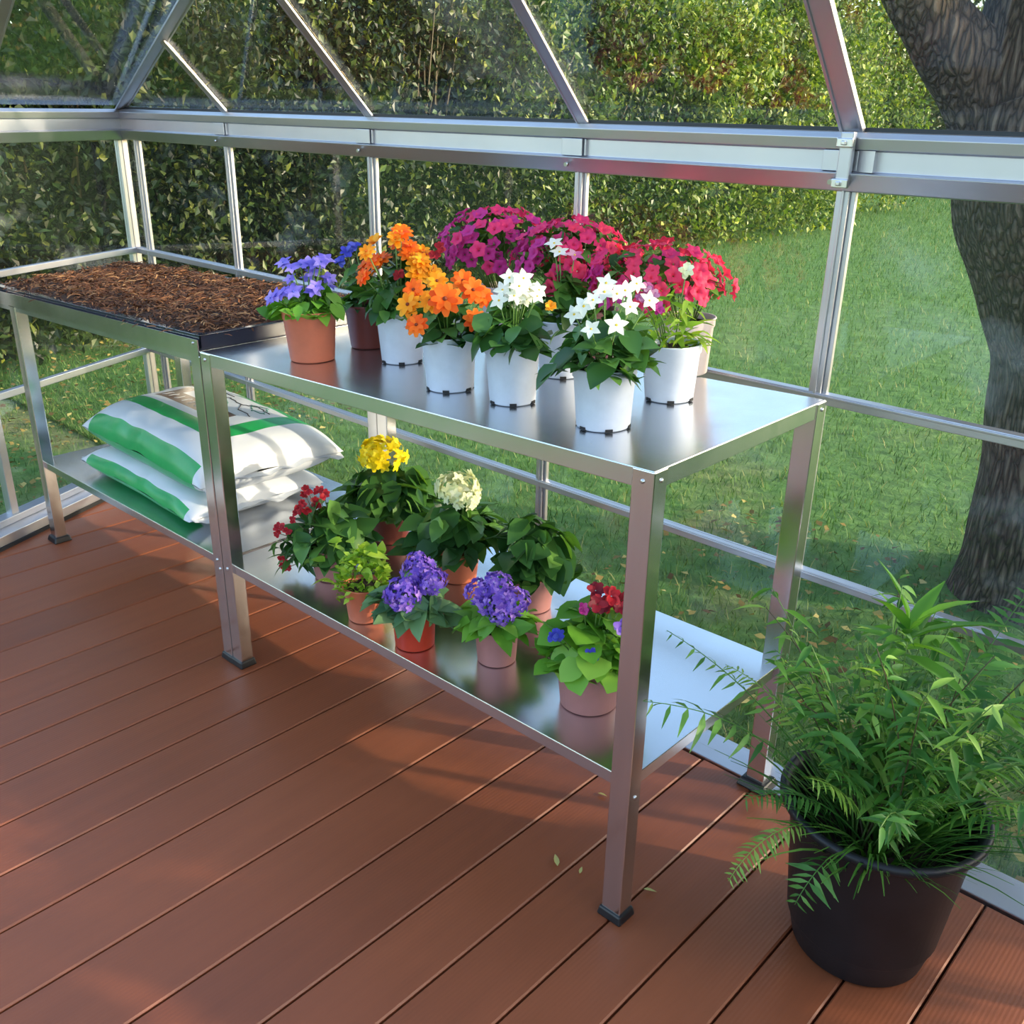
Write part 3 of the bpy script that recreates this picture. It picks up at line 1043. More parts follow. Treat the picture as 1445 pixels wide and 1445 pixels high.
def bush(n, hs, R, Hh, seed, llen=(.03, .05), templ=T_OV, inner=.2, droop=.15, center=(0, 0, 0), squash=1.0, lowest=0.0):
    """leaves filling a dome of radius R, height Hh above the soil hs"""
    rnd = np.random.default_rng(seed)
    n = int(n * 1.75); llen = (llen[0] * .62, llen[1] * .86)
    th = rnd.uniform(0, 2 * PI, n)
    ph = np.arcsin(rnd.uniform(lowest, 1.0, n))
    rad = rnd.uniform(inner, 1.0, n) ** .6
    P = np.stack([np.cos(th) * np.cos(ph) * R * rad, np.sin(th) * np.cos(ph) * R * rad, hs + .008 + np.maximum(np.sin(ph), -.4) * Hh * rad], 1) + np.asarray(center)
    rr = np.hypot(P[:, 0], P[:, 1])
    D = np.stack([np.cos(th), np.sin(th), rnd.uniform(-.35, .75, n) - droop], 1) + rnd.normal(0, .35, (n, 3))
    U = np.stack([rnd.normal(0, .35, n), rnd.normal(0, .35, n), np.ones(n)], 1)
    Ln = rnd.uniform(llen[0], llen[1], n)
    O = P - unit(D) * Ln[:, None] * .6
    return leaves(templ, O, D, U, Ln, rnd.uniform(.8, 1.15, n))

def stems(root, hs, ends, r=.0016, mat=None, spread=.25):
    mb = MB()
    for e in ends:
        e = np.asarray(e, float)
        s0 = np.array([e[0] * spread, e[1] * spread, hs])
        m_ = s0 * .5 + e * .5; m_[2] = s0[2] + (e[2] - s0[2]) * .62
        mb.tube([s0, m_, e], [r, r * .9, r * .7], 5)
    return mb.build('stems', mat or M['stem'], root)

BLOOM = {}
def bloom_mesh(kind, mat, cen=None):
    key = (kind, mat, cen)
    if key in BLOOM: return BLOOM[key]
    rnd = np.random.default_rng(abs(hash(kind)) % 1000 if False else len(BLOOM) + 5)
    if kind == 'petunia':       # trumpet with a wavy five-lobed rim, radius 1
        V, F = [], []
        n = 25
        prof = [(0.10, -.55), (.16, -.25), (.34, -.02), (.70, .10), (1.0, .06)]
        for i, (r, z) in enumerate(prof):
            for k in range(n):
                a = 2 * PI * k / n
                lob = 1 + (.13 * math.cos(5 * a) + .04 * math.sin(11 * a)) * (i / 4) ** 2
                zz = z + (.10 * math.sin(5 * a + .6) + .06 * math.sin(10 * a)) * (i / 4) ** 2
                V.append((r * lob * math.cos(a), r * lob * math.sin(a), zz))
        for i in range(len(prof) - 1):
            for k in range(n):
                F.append((i * n + k, i * n + (k + 1) % n, (i + 1) * n + (k + 1) % n, (i + 1) * n + k))
        me = cloud_mesh('bloom', np.array(V), np.array(F), [M[mat]])
    elif kind == 'star':        # five pointed petals with a short tube
        a = np.arange(5) * 2 * PI / 5
        D = np.stack([np.cos(a), np.sin(a), np.full(5, .22)], 1)
        V1, F1 = leaves(leaf_template(lambda t: max(.02, .34 * math.sin(PI * min(1, t * .8 + .12)) ** .8 * (1 - t ** 4)), 5, .12, .18), np.zeros((5, 3)) + D * .05, D, np.tile(UP, (5, 1)), 1.0)
        c = MB(); c.lathe([(.02, .12), (.10, .09), (.12, .0), (.06, -.5)], 10)
        Vc = np.array(c.v); Fc = np.array(c.f)
        V, F = join([(V1, F1), (Vc, Fc)])
        me = cloud_mesh('bloom', V, F, [M[mat], M[cen or 'p_ycentre']], [0] * len(F1) + [1] * len(Fc))
    elif kind == 'daisy':       # two rings of broad petals round a dark eye
        a1 = np.arange(9) * 2 * PI / 9; a2 = a1[:7] * 9 / 7 + .3
        tp = leaf_template(lambda t: max(.05, .30 * math.sin(PI * min(1, t * .75 + .16)) ** .7), 5, .1, .22)
        D1 = np.stack([np.cos(a1), np.sin(a1), np.full(9, .12)], 1); D2 = np.stack([np.cos(a2), np.sin(a2), np.full(7, .55)], 1)
        V1, F1 = leaves(tp, D1 * .1, D1, np.tile(UP, (9, 1)), 1.0)
        V2, F2 = leaves(tp, D2 * .1 + np.array([0, 0, .05]), D2, np.tile(UP, (7, 1)), .78)
        c = MB(); c.lathe([(.001, .26), (.12, .22), (.17, .10), (.10, -.1)], 12)
        V, F = join([(V1, F1), (V2, F2), (np.array(c.v), np.array(c.f))])
        me = cloud_mesh('bloom', V, F, [M[mat], M[cen or 'p_centre']], [0] * (len(F1) + len(F2)) + [1] * len(c.f))
    elif kind == 'ruffle':      # small ruffled head of a few broad overlapping petals
        n = 12
        a = rnd.uniform(0, 2 * PI, n)
        D = np.stack([np.cos(a), np.sin(a), rnd.uniform(-.1, 1.2, n)], 1)
        V, F = leaves(leaf_template(lambda t: max(.08, .42 * math.sin(PI * min(1, t * .7 + .2)) ** .6), 4, .3, .3), D * .05, D, np.tile(UP, (n, 1)), rnd.uniform(.7, 1.0, n))
        me = cloud_mesh('bloom', V, F, [M[mat]])
    elif kind == 'head':        # dome made of many little five-petal florets, radius 1
        parts = []; n = 40
        for k in range(n):
            z = 1 - (k + .5) / n * 1.3
            t = k * 2.39996 + rnd.uniform(-.3, .3)
            rr = math.sqrt(max(0, 1 - z * z))
            N = np.array([rr * math.cos(t), rr * math.sin(t), z]) * rnd.uniform(.78, 1.12)
            c = N * np.array([1.05, 1.05, .68])
            N = unit(N + rnd.normal(0, .3, 3))
            q = Vector(N).to_track_quat('Z', 'Y').to_matrix()
            a = np.arange(5) * 2 * PI / 5 + rnd.uniform(0, 6)
            D = np.stack([np.cos(a), np.sin(a), np.full(5, .30)], 1) @ np.array(q).T
            V1, F1 = leaves(leaf_template(lambda t: max(.08, .38 * math.sin(PI * min(1, t * .75 + .16)) ** .7), 3, .15, .2), np.tile(c, (5, 1)), D, np.tile(N, (5, 1)), rnd.uniform(.28, .42))
            parts.append((V1, F1))
        V, F = join(parts)
        me = cloud_mesh('bloom', V, F, [M[mat]])
    BLOOM[key] = me
    return me

def flower(root, me, p, n, s, name='flower', spin=None, sc=(1, 1, 1)):
    o = bpy.data.objects.new(name, me)
    q = Vector(n).to_track_quat('Z', 'Y')
    q = q @ Euler((0, 0, random.uniform(0, 6.28) if spin is None else spin)).to_quaternion()
    o.matrix_local = Matrix.LocRotScale(Vector(p), q, Vector((s * sc[0], s * sc[1], s * sc[2])))
    link(o, root)
    return o

TILT_T = -math.atan(SLOPE * H)
TILT_S = -math.atan(SLOPE * SH)
def potted(name, label, cat, group, x, y, top, rb, rt, h, mat, slots=False, band=True):
    """a pot whose front foot touches the bench at (x, y)"""
    cx, cy = x - TWD[0] * rb, y - TWD[1] * rb
    z = bz(cx, H if top else SH) + .0006
    root = empty(name, (cx, cy, z), (0, TILT_T if top else TILT_S, 0))
    tag(root, label, cat, group)
    hs = make_pot(root, rb, rt, h, mat, band, slots)
    return root, hs

def foliage(root, parts, mat, name='leaves'):
    V, F = join(parts)
    return obj_of(name, cloud_mesh(name, V, F, mat), root)

GT = 'potted plants on the bench top'
GS = 'potted plants on the lower shelf'

# --- top row -------------------------------------------------------
# 1 lavender flowers in a terracotta pot
r, hs = potted('potted_primula', 'terracotta pot of lavender flowers, nearest the coir tray on the bench top', 'potted plant', GT, .305, .089, True, .050, .062, .112, M['terra'])
foliage(r, [bush(34, hs, .085, .05, 21, (.045, .07), T_OV, .35, .25), bush(16, hs, .10, .02, 22, (.05, .07), T_RO, .6, .35)], M['leaf_bright'])
me = bloom_mesh('star', 'p_lav', 'p_blue')
ends = []
rr = random.Random(3)
for k in range(26):
    p = off(rr.uniform(-.055, .06), rr.uniform(.055, .125), rr.uniform(-.04, .05)) + UP * hs
    if k < 5: p = off(-.075 + .012 * k, .045 + .004 * k, .03) + UP * hs
    n = unit(p - UP * (hs - .02)) + TWD * .5
    flower(r, me, p, n, rr.uniform(.016, .022)); ends.append(p)
stems(r, hs, ends)

# 2 maroon pot with blue flowers behind
r, hs = potted('potted_viola', 'dark maroon pot of dark leaves with two blue flowers, behind the terracotta pot', 'potted plant', GT, .285, .270, True, .043, .055, .102, M['maroon'])
foliage(r, [bush(44, hs, .075, .105, 23, (.04, .06), T_OV, .3, .1)], M['leaf'])
ends = []
for p in (off(-.035, .135, .02), off(-.05, .115, .02), off(-.018, .145, .0)):
    p = p + UP * hs; flower(r, bloom_mesh('ruffle', 'p_blue'), p, p - UP * hs + TWD * .1, .017); ends.append(p)
stems(r, hs, ends)

# 3 tall amber flowers in white pot
r, hs = potted('potted_crossandra', 'white pot of tall amber flowers, behind the orange flowers', 'potted plant', GT, .470, .215, True, .046, .056, .112, M['white'], .3)
foliage(r, [bush(60, hs, .085, .12, 24, (.045, .07), T_OV, .3, .2)], M['leaf_deep'])
ends = []
rr = random.Random(9)
for k in range(25):
    a = rr.uniform(-1, 1)
    u = .175 - .085 * a * a + rr.uniform(-.045, .012)
    p = off(.012 + .105 * a, u - (.03 if a > .3 else 0), rr.uniform(-.03, .06)) + UP * hs
    m_ = 'p_amber' if rr.random() < .72 else 'p_orange'
    flower(r, bloom_mesh('daisy' if rr.random() < .6 else 'ruffle', m_, 'p_orange'), p, unit(p - UP * (hs + .05)) + TWD * .45 + UP * .2, rr.uniform(.019, .026)); ends.append(p)
stems(r, hs, ends)
rv = random.Random(2)
for k in range(5):
    p = off(rv.uniform(0, .10), rv.uniform(.09, .155), .03) + UP * hs
    flower(r, bloom_mesh('ruffle', 'p_red'), p, TWD + UP * .3, .014, 'wilted_flower')

# 4 orange flowers in white pot
r, hs = potted('potted_zinnia', 'white pot of bright orange flowers with dark eyes at the bench front edge', 'potted plant', GT, .731, .115, True, .047, .056, .108, M['white'], .1)
foliage(r, [bush(42, hs, .085, .075, 25, (.045, .068), T_OV, .3, .2, center=(0, 0, 0))], M['leaf_deep'])
ends = []
for (rr_, u, t, s, mt) in ((.0, .092, .065, .030, 'p_orange'), (-.055, .045, .07, .021, 'p_orange'), (-.075, .075, .02, .024, 'p_amber'), (-.065, .10, .0, .022, 'p_orange'), (.05, .10, .01, .024, 'p_orange'),
                           (.03, .115, -.01, .022, 'p_orange'), (-.03, .085, .04, .022, 'p_amber'), (.055, .05, .05, .022, 'p_orange'), (.07, .085, .0, .02, 'p_orange'), (-.02, .115, -.01, .02, 'p_amber')):
    p = off(rr_, u, t) + UP * hs
    flower(r, bloom_mesh('daisy', mt), p, TWD * 1.0 + UP * .55 + off(rr_ * 5, 0, 0), s); ends.append(p)
stems(r, hs, ends)

# 5 white cluster in white pot
r, hs = potted('potted_vinca', 'white pot with one dense white cluster above round leaves, beside the orange flowers', 'potted plant', GT, .892, .125, True, .044, .054, .112, M['white'], .25)
foliage(r, [bush(46, hs, .085, .09, 26, (.045, .068), T_RO, .3, .2), bush(8, hs, .085, .012, 27, (.05, .065), T_RO, .8, .5)], M['leaf_deep'])
ends = []
rr = random.Random(5)
for k in range(16):
    a = rr.uniform(0, 6.28); q = math.sqrt(rr.random())
    p = off(.008 + .05 * q * math.cos(a), .100 + .025 * q * math.sin(a) + .012, .02 + rr.uniform(-.02, .02)) + UP * hs
    flower(r, bloom_mesh('star', 'p_white'), p, TWD + UP * .7 + off(math.cos(a) * q * .6, 0, 0), rr.uniform(.015, .019)); ends.append(p)
stems(r, hs, ends)
p = off(.07, .085, .03) + UP * hs; flower(r, bloom_mesh('ruffle', 'p_amber'), p, TWD + UP, .012, 'wilted_flower')

# 6 white pot in the second row
r, hs = potted('potted_vinca', 'white pot of leaves and few buds, half hidden between the two white-flowered pots', 'potted plant', GT, .825, .352, True, .049, .059, .118, M['white'], .2)
foliage(r, [bush(44, hs, .07, .11, 28, (.045, .065), T_OV, .3, .15)], M['leaf'])
ends = []
for (a, u, t, m_) in ((-.02, .165, .0, 'p_white'), (-.01, .15, .02, 'p_white'), (.02, .145, .03, 'p_pink')):
    p = off(a, u, t) + UP * hs; flower(r, bloom_mesh('star', m_), p, TWD * .5 + UP + off(a * 10, 0, 0), .020); ends.append(p)
stems(r, hs, ends)

# 7 front white pot, white stars
r, hs = potted('potted_vinca', 'white pot of white star flowers standing frontmost at the bench edge', 'potted plant', GT, 1.124, .107, True, .047, .0565, .106, M['white'], .35)
foliage(r, [bush(62, hs, .10, .105, 29, (.045, .075), T_OV, .3, .2), bush(7, hs, .085, .01, 31, (.055, .07), T_OV, .8, .6, center=tuple(off(-.035, 0, .03)))], M['leaf_deep'])
ends = []
rr = random.Random(8)
for (a, u, t) in ((-.035, .105, .06), (.005, .112, .065), (-.03, .145, .02), (-.01, .155, .0), (.012, .15, -.01), (.045, .165, -.02), (-.045, .135, .02), (.03, .135, .03), (.065, .14, .0), (-.005, .165, -.03), (-.06, .12, .01), (.022, .16, .02)):
    p = off(a + .006, u - .018, t) + UP * hs
    flower(r, bloom_mesh('star', 'p_white'), p, TWD * .8 + UP * .6 + off(a * 8, 0, 0), rr.uniform(.016, .020)); ends.append(p)
stems(r, hs, ends)

# 8 white pot, pale sparse plant
r, hs = potted('potted_pentas', 'white pot of pale green leaves with a few pink buds, rightmost white pot', 'potted plant', GT, 1.103, .338, True, .046, .058, .108, M['white'], .15)
foliage(r, [bush(66, hs, .085, .115, 32, (.035, .055), T_LA, .25, .05)], M['leaf_lime'])
ends = []
for (a, u, t, m_, s) in ((-.045, .105, .04, 'p_pink', .014), (-.055, .12, .03, 'p_pink', .013), (-.035, .085, .05, 'p_magenta', .014), (.02, .145, .0, 'p_cream', .016), (-.065, .10, .03, 'p_pink', .012)):
    p = off(a, u, t) + UP * hs; flower(r, bloom_mesh('ruffle', m_), p, TWD + UP * .8, s); ends.append(p)
stems(r, hs, ends)

# petunias
def petunia(label, x, y, rb, rt, h, mat, cen, rad, hgt, n, pick, seed, base=0.0):
    r, hs = potted('potted_petunia', label, 'potted plant', 'petunias at the back of the bench top', x, y, True, rb, rt, h, mat, False)
    rnd = random.Random(seed)
    c = np.asarray(cen) + UP * hs
    foliage(r, [bush(120, 0, rad * .92, hgt * .92, seed, (.03, .05), T_OV, .25, .1, center=tuple(c - UP * .01), lowest=-.35)], M['leaf'])
    ends = []
    for k in range(n):
        z = 1 - (k + .5) / n * 1.42
        t = k * 2.39996 + rnd.uniform(-.25, .25)
        q = math.sqrt(max(0, 1 - z * z))
        N = np.array([q * math.cos(t), q * math.sin(t), z])
        k_ = rnd.uniform(.74, 1.07)
        p = c + N * np.array([rad * k_, rad * k_, hgt * k_])
        side = float(N @ RGT)
        m_ = pick(side, z, rnd)
        flower(r, bloom_mesh('petunia', m_), p, N + np.array([rnd.uniform(-.35, .35), rnd.uniform(-.35, .35), .25]), rnd.uniform(.0135, .0185))
        if k % 2 == 0: ends.append(c + N * np.array([rad, rad, hgt]) * .8)
    stems(r, hs, ends, .0014, None, .3)
def pk1(s, z, r):
    if z > .45 and s > -.5: return 'p_crimson' if r.random() < .8 else 'p_magenta'
    return 'p_magenta' if r.random() < .85 else 'p_crimson'
def pk2(s, z, r):
    if s < -.45: return 'p_magenta' if r.random() < .7 else 'p_crimson'
    return 'p_crimson' if r.random() < .65 else 'p_scarlet'
def pk3(s, z, r):
    if s < -.5: return 'p_magenta' if r.random() < .5 else 'p_crimson'
    return 'p_scarlet' if r.random() < .7 else 'p_crimson'
petunia('pinkish pot of magenta petunias, the tallest and furthest left of the petunias', .56, .46, .048, .060, .150, M['pinkwhite'], off(-.020, .105, .0), 0.125, .086, 100, pk1, 41)
petunia('pot of crimson petunias with purple edge, middle one of the three petunias', .80, .475, .050, .060, .120, M['mauve'], off(-.045, .115, 0), .125, .098, 100, pk2, 42)
petunia('pinkish white pot of scarlet petunias, rightmost of the three petunias', 1.005, .535, .050, .062, .118, M['pinkwhite'], off(-.068, .085, .0), .155, .080, 100, pk3, 43)

# --- lower shelf -----------------------------------------------------
# A red spikes
r, hs = potted('potted_salvia', 'mauve pot of drooping small red flowers at the left end of the shelf', 'potted plant', GS, .309, .112, False, .050, .062, .085, M['mauve'])
foliage(r, [bush(70, hs, .115, .115, 51, (.075, .10), T_OV, .3, .35, lowest=-.25), bush(22, hs, .07, .06, 52, (.05, .075), T_LA, .4, .5, center=tuple(off(-.085, -.01, .03)), lowest=-.8)], M['leaf_deep'])
ends = []
rr = random.Random(12)
spots = [(-.045, .165), (-.055, .15), (-.02, .16), (-.005, .155), (-.06, .125), (-.045, .12), (-.07, .115), (-.085, .085), (-.075, .10), (-.12, .06), (-.125, .045), (-.10, .055), (-.115, -.01), (-.11, -.025), (-.105, -.04), (-.03, .125)]
for a, u in spots:
    p = off(a * 1.05, u, .03 + rr.uniform(-.02, .02)) + UP * hs
    flower(r, bloom_mesh('ruffle', 'p_red'), p, TWD + UP * rr.uniform(-.3, 1), rr.uniform(.011, .016)); ends.append(p)
stems(r, hs, ends, .0012, M['stem_dark'], .3)

# B yellow head
r, hs = potted('potted_pentas', 'dark maroon pot with a domed yellow flower head, at the back of the shelf', 'potted plant', GS, .234, .357, False, .050, .064, .110, M['maroon'])
foliage(r, [bush(70, hs, .150, .105, 53, (.09, .125), T_OV, .3, .2), bush(24, hs, .11, .075, 63, (.06, .09), T_LA, .4, .1, center=tuple(off(.05, 0, .05)))], M['leaf_deep'])
p = off(-.012, .165, .0) + UP * hs
flower(r, bloom_mesh('head', 'p_yellow'), p - UP * .02, UP + TWD * .35, .052, 'flower_head'); stems(r, hs, [p - UP * .01], .003)

# C lime plant
r, hs = potted('potted_coleus', 'terracotta pot of small lime green leaves near the shelf front', 'potted plant', GS, .527, .034, False, .038, .048, .086, M['terra'])
foliage(r, [bush(260, hs, .066, .10, 54, (.018, .030), T_OVS, .45, -.1, lowest=-.3), bush(10, hs, .09, .10, 55, (.04, .06), T_OV, .6, -.1, center=tuple(off(-.02, .03, 0)))], M['leaf_lime'])

# D purple head, red pot
r, hs = potted('potted_verbena', 'red pot with a purple flower head, beside the lime green plant', 'potted plant', GS, .702, .030, False, .043, .050, .088, M['terra_red'])
foliage(r, [bush(24, hs, .105, .06, 56, (.085, .115), T_OV, .35, .25), bush(8, hs, .10, .03, 64, (.07, .09), T_OV, .7, .3)], M['leaf_grey'])
ends = []
for (a, u, t, s) in ((-.015, .065, .04, .034), (.015, .095, .0, .032), (.04, .085, .02, .028), (-.03, .055, .03, .022), (.01, .115, -.01, .022)):
    p = off(a, u, t) + UP * hs; flower(r, bloom_mesh('head', 'p_purple'), p, UP + TWD * .6, s, 'flower_head'); ends.append(p)
stems(r, hs, ends, .002)

# E white head
r, hs = potted('potted_pentas', 'terracotta pot with a domed cream white flower head, middle of the shelf', 'potted plant', GS, .537, .321, False, .046, .060, .100, M['terra'])
foliage(r, [bush(66, hs, .140, .115, 57, (.085, .12), T_OV, .3, .3)], M['leaf_deep'])
ends = []
for (a, u, t, s) in ((.0, .165, .0, .046), (.022, .150, .02, .032)):
    p = off(a, u, t) + UP * hs; flower(r, bloom_mesh('head', 'p_cream'), p - UP * .015, UP + TWD * .4, s, 'flower_head'); ends.append(p)
stems(r, hs, ends, .0028)

# F green plant, no flowers
r, hs = potted('potted_pentas', 'mauve pot of dark green leaves without flowers, behind the smaller purple flower', 'potted plant', GS, .774, .337, False, .042, .054, .090, M['mauve'])
foliage(r, [bush(66, hs, .115, .145, 58, (.08, .105), T_OV, .3, .3)], M['leaf_deep'])
stems(r, hs, [off(.02, .09, .0) + UP * hs, off(-.03, .10, .01) + UP * hs, off(.0, .12, -.02) + UP * hs], .0025)

# G purple, mauve pot
r, hs = potted('potted_verbena', 'mauve pot with one rounded purple flower head, middle front of the shelf', 'potted plant', GS, .875, .108, False, .041, .049, .083, M['mauve'])
foliage(r, [bush(34, hs, .09, .055, 59, (.055, .085), T_OV, .35, .15)], M['leaf_bright'])
ends = []
for (a, u, t, s) in ((.0, .075, .015, .034), (-.035, .085, .0, .026), (.035, .075, .015, .028), (.012, .055, .03, .026), (.0, .10, -.01, .026)):
    p = off(a, u, t) + UP * hs; flower(r, bloom_mesh('head', 'p_purple'), p, UP + TWD * .6, s, 'flower_head'); ends.append(p)
stems(r, hs, ends, .002)

# H burgundy
r, hs = potted('potted_pansy', 'large mauve pot of burgundy and blue flowers behind the near bench leg', 'potted plant', GS, 1.128, .106, False, .056, .067, .094, M['mauve'])
foliage(r, [bush(66, hs, .105, .13, 60, (.06, .085), T_RO, .3, .15), bush(14, hs, .10, .03, 61, (.05, .07), T_RO, .7, .3)], M['leaf_bright'])
ends = []
rr = random.Random(4)
for k in range(14):
    p = off(.045 + rr.uniform(-.045, .06), .155 + rr.uniform(-.03, .025), rr.uniform(-.02, .03)) + UP * hs
    flower(r, bloom_mesh('ruffle', 'p_burg' if k % 5 else 'p_red'), p, TWD + UP * .8, rr.uniform(.016, .022)); ends.append(p)
for (a, u, t, m_, s) in ((-.065, .085, .03, 'p_blue', .014), (-.075, .08, .03, 'p_blue', .012), (-.005, .068, .075, 'p_blue', .016), (-.018, .135, .02, 'p_magenta', .013), (.05, .115, .05, 'p_purple', .018), (.075, .125, .03, 'p_purple', .016), (.10, .12, .0, 'p_burg', .018)):
    p = off(a, u, t) + UP * hs; flower(r, bloom_mesh('ruffle', m_), p, TWD + UP * .6, s); ends.append(p)
stems(r, hs, ends, .0015)

# ------------------------------------------------------------------ fern in the black pot
fern = empty('potted_fern', (1.637, .280, 0))
tag(fern, 'big green fern overflowing a black plastic pot on the deck', 'potted plant')
mb = MB()
mb.lathe([(0, .004), (.104, .004), (.110, 0), (.116, .006), (.127, .055), (.1295, .060), (.131, .062), (.153, .285), (.156, .290), (.156, .296), (.170, .300), (.174, .306), (.174, .313), (.170, .318), (.163, .317), (.155, .306), (.149, .285), (.142, .18)], 64)
mb.build('pot', M['black_pot'], fern)
mb = MB(); mb.lathe([(.0, .232), (.06, .236), (.12, .228), (.146, .225)], 40); mb.build('soil', M['soil'], fern)

def frond(root, az, length, lean, droop, seed, pin, base, mat, curl=0.0, npin=22, templ=T_NA, start=.28):
    rnd = np.random.default_rng(seed)
    d = np.array([math.cos(az), math.sin(az), 0])
    n = 16
    pts = []
    ang = lean
    p = np.array(base, float)
    for k in range(n):
        pts.append(p.copy())
        s = length / (n - 1)
        p = p + (d * math.sin(ang) + UP * math.cos(ang)) * s
        ang += droop / n * (.4 + 1.4 * k / n)
        d = unit(d + rnd.normal(0, .03, 3) * np.array([1, 1, 0]))
    pts = np.array(pts)
    mb = MB(); mb.tube(pts, list(np.linspace(.0021, .0006, n)), 5)
    O, D, Ls, U = [], [], [], []
    for k in range(npin):
        t = start + (1 - start) * k / (npin - .5)
        i = min(n - 2, int(t * (n - 1))); f = t * (n - 1) - i
        c = pts[i] * (1 - f) + pts[i + 1] * f
        tg = unit(pts[i + 1] - pts[i])
        sd = unit(np.cross(tg, UP) + 1e-6)
        nn = np.cross(sd, tg)
        ln = pin * (math.sin(PI * min(1, (1 - t) / (1 - start) * .78 + .12)) ** .8) * rnd.uniform(.88, 1.1)
        for sg in (-1, 1):
            O.append(c); D.append(sd * sg + tg * .45 + nn * rnd.uniform(-.45, .12) + rnd.normal(0, .10, 3)); U.append(nn + rnd.normal(0, .2, 3)); Ls.append(ln * rnd.uniform(.75, 1.15))
    V, F = leaves(templ, np.array(O), np.array(D), np.array(U), np.array(Ls), 1.25 if templ is T_NA else 1.0)
    # one mesh: rachis + pinnae
    me = bpy.data.meshes.new('frond')
    Vall = np.concatenate([np.array(mb.v), V]); faces = list(mb.f) + [tuple(int(q) + len(mb.v) for q in f) for f in F]
    me.from_pydata([tuple(v) for v in Vall], [], faces)
    me.materials.append(mat)
    me.polygons.foreach_set('use_smooth', [True] * len(faces))
    me.update()
    return obj_of('frond', me, root)

M['fern'] = leafmat('fern_green', [(0, srgb(54, 104, 44)), (0.5, srgb(76, 130, 54)), (1, srgb(110, 162, 74))], .45, .35)
M['fern_light'] = leafmat('fern_light_green', [(0, srgb(110, 158, 64)), (0.5, srgb(138, 182, 80)), (1, srgb(170, 204, 104))], .45, .4)
M['shoot'] = leafmat('shoot_green', [(0, srgb(74, 128, 44)), (0.5, srgb(96, 152, 54)), (1, srgb(124, 176, 74))], .45, .4)
rr = random.Random(31)
azR = math.atan2(RGT[1], RGT[0])
for k in range(20):
    az = k * 2.39996 + rr.uniform(-.3, .3)
    base = (.06 * math.cos(az) * rr.random(), .06 * math.sin(az) * rr.random(), .232)
    frond(fern, az, rr.uniform(.24, .42), rr.uniform(.1, .65), rr.uniform(.6, 1.5), 300 + k, rr.uniform(.028, .052), base, M['fern'] if rr.random() < .7 else M['fern_light'], npin=rr.randint(14, 20), start=.4)
# chosen long fronds: arching over the shelf on the left, up to the right, over the rim
for (az, ln, lean, dr, pn, mt, np_) in ((azR + PI - .05, .50, .62, .95, .064, 'fern', 10), (azR + PI - .35, .50, .62, .55, .042, 'fern', 13), (azR + PI + .35, .33, .80, 2.0, .034, 'fern_light', 22), (azR + .15, .50, .42, .75, .060, 'fern_light', 18),
                                 (azR - .1, .46, .60, .6, .045, 'fern', 18), (azR + .25, .44, .75, .8, .05, 'fern', 18), (azR - .5, .36, .95, 1.0, .045, 'fern', 18), (azR + PI + .75, .24, .9, 1.9, .05, 'fern', 12), (azR + PI - .5, .38, .45, 1.2, .036, 'fern_light', 22),
                                 (azR + .5, .50, .3, .9, .055, 'fern', 20), (azR - .2, .42, .95, .9, .045, 'fern', 18)):
    frond(fern, az, ln, lean, dr, int(az * 977) % 991, pn, (.04 * math.cos(az), .04 * math.sin(az), .232), M[mt], npin=np_, start=.42)
# leafy shoots: thin stems rising from the soil with narrow leaves on their upper part
def shoot(az, lean, hgt, nl, ln, seed, mat='shoot', top=False, q=.05):
    rnd = np.random.default_rng(seed)
    d = np.array([math.cos(az), math.sin(az), 0])
    b0 = np.array([q * math.cos(az + seed), q * math.sin(az + seed), .230])
    pts = []
    p = b0.copy(); ang = lean * .5
    for k in range(9):
        pts.append(p.copy()); p = p + (d * math.sin(ang) + UP * math.cos(ang)) * hgt / 8; ang += lean / 8 * 1.1
    st = MB(); st.tube(pts, list(np.linspace(.0022, .0008, 9)), 5); sto = st.build('shoot_stem', M['stem'] if seed % 3 else M['stem_dark'], fern)
    pts = np.array(pts)
    O, D, Ls = [], [], []
    for k in range(nl):
        t = (.88 + .12 * k / nl) if top else (.34 + .66 * k / (nl - .9))
        i = min(7, int(t * 8)); f = t * 8 - i
        c = pts[i] * (1 - f) + pts[min(8, i + 1)] * f
        a = k * 2.39996 + rnd.uniform(-.5, .5)
        el = rnd.uniform(-.45, .45) if not top else .1 + 1.1 * k / nl
        O.append(c); D.append([math.cos(a) * math.cos(el), math.sin(a) * math.cos(el), math.sin(el)]); Ls.append(ln * rnd.uniform(.65, 1.2))
    V, F = leaves(T_LA, np.array(O), np.array(D), np.tile(UP, (nl, 1)) + rnd.normal(0, .25, (nl, 3)), np.array(Ls), .72)
    obj_of('shoot_leaves', cloud_mesh('shoot_leaves', V, F, M[mat]), sto)
shoot(azR + PI * .6, .04, .42, 15, .125, 71, 'shoot', True, .01)
for k in range(64):
    az = k * 2.39996 + rr.uniform(-.4, .4)
    mt = rr.choice(['fern', 'fern', 'fern', 'shoot', 'fern_light'])
    shoot(az, rr.uniform(.05, .85), rr.uniform(.24, .50), rr.randint(12, 20), rr.uniform(.034, .066), 700 + k, mt)
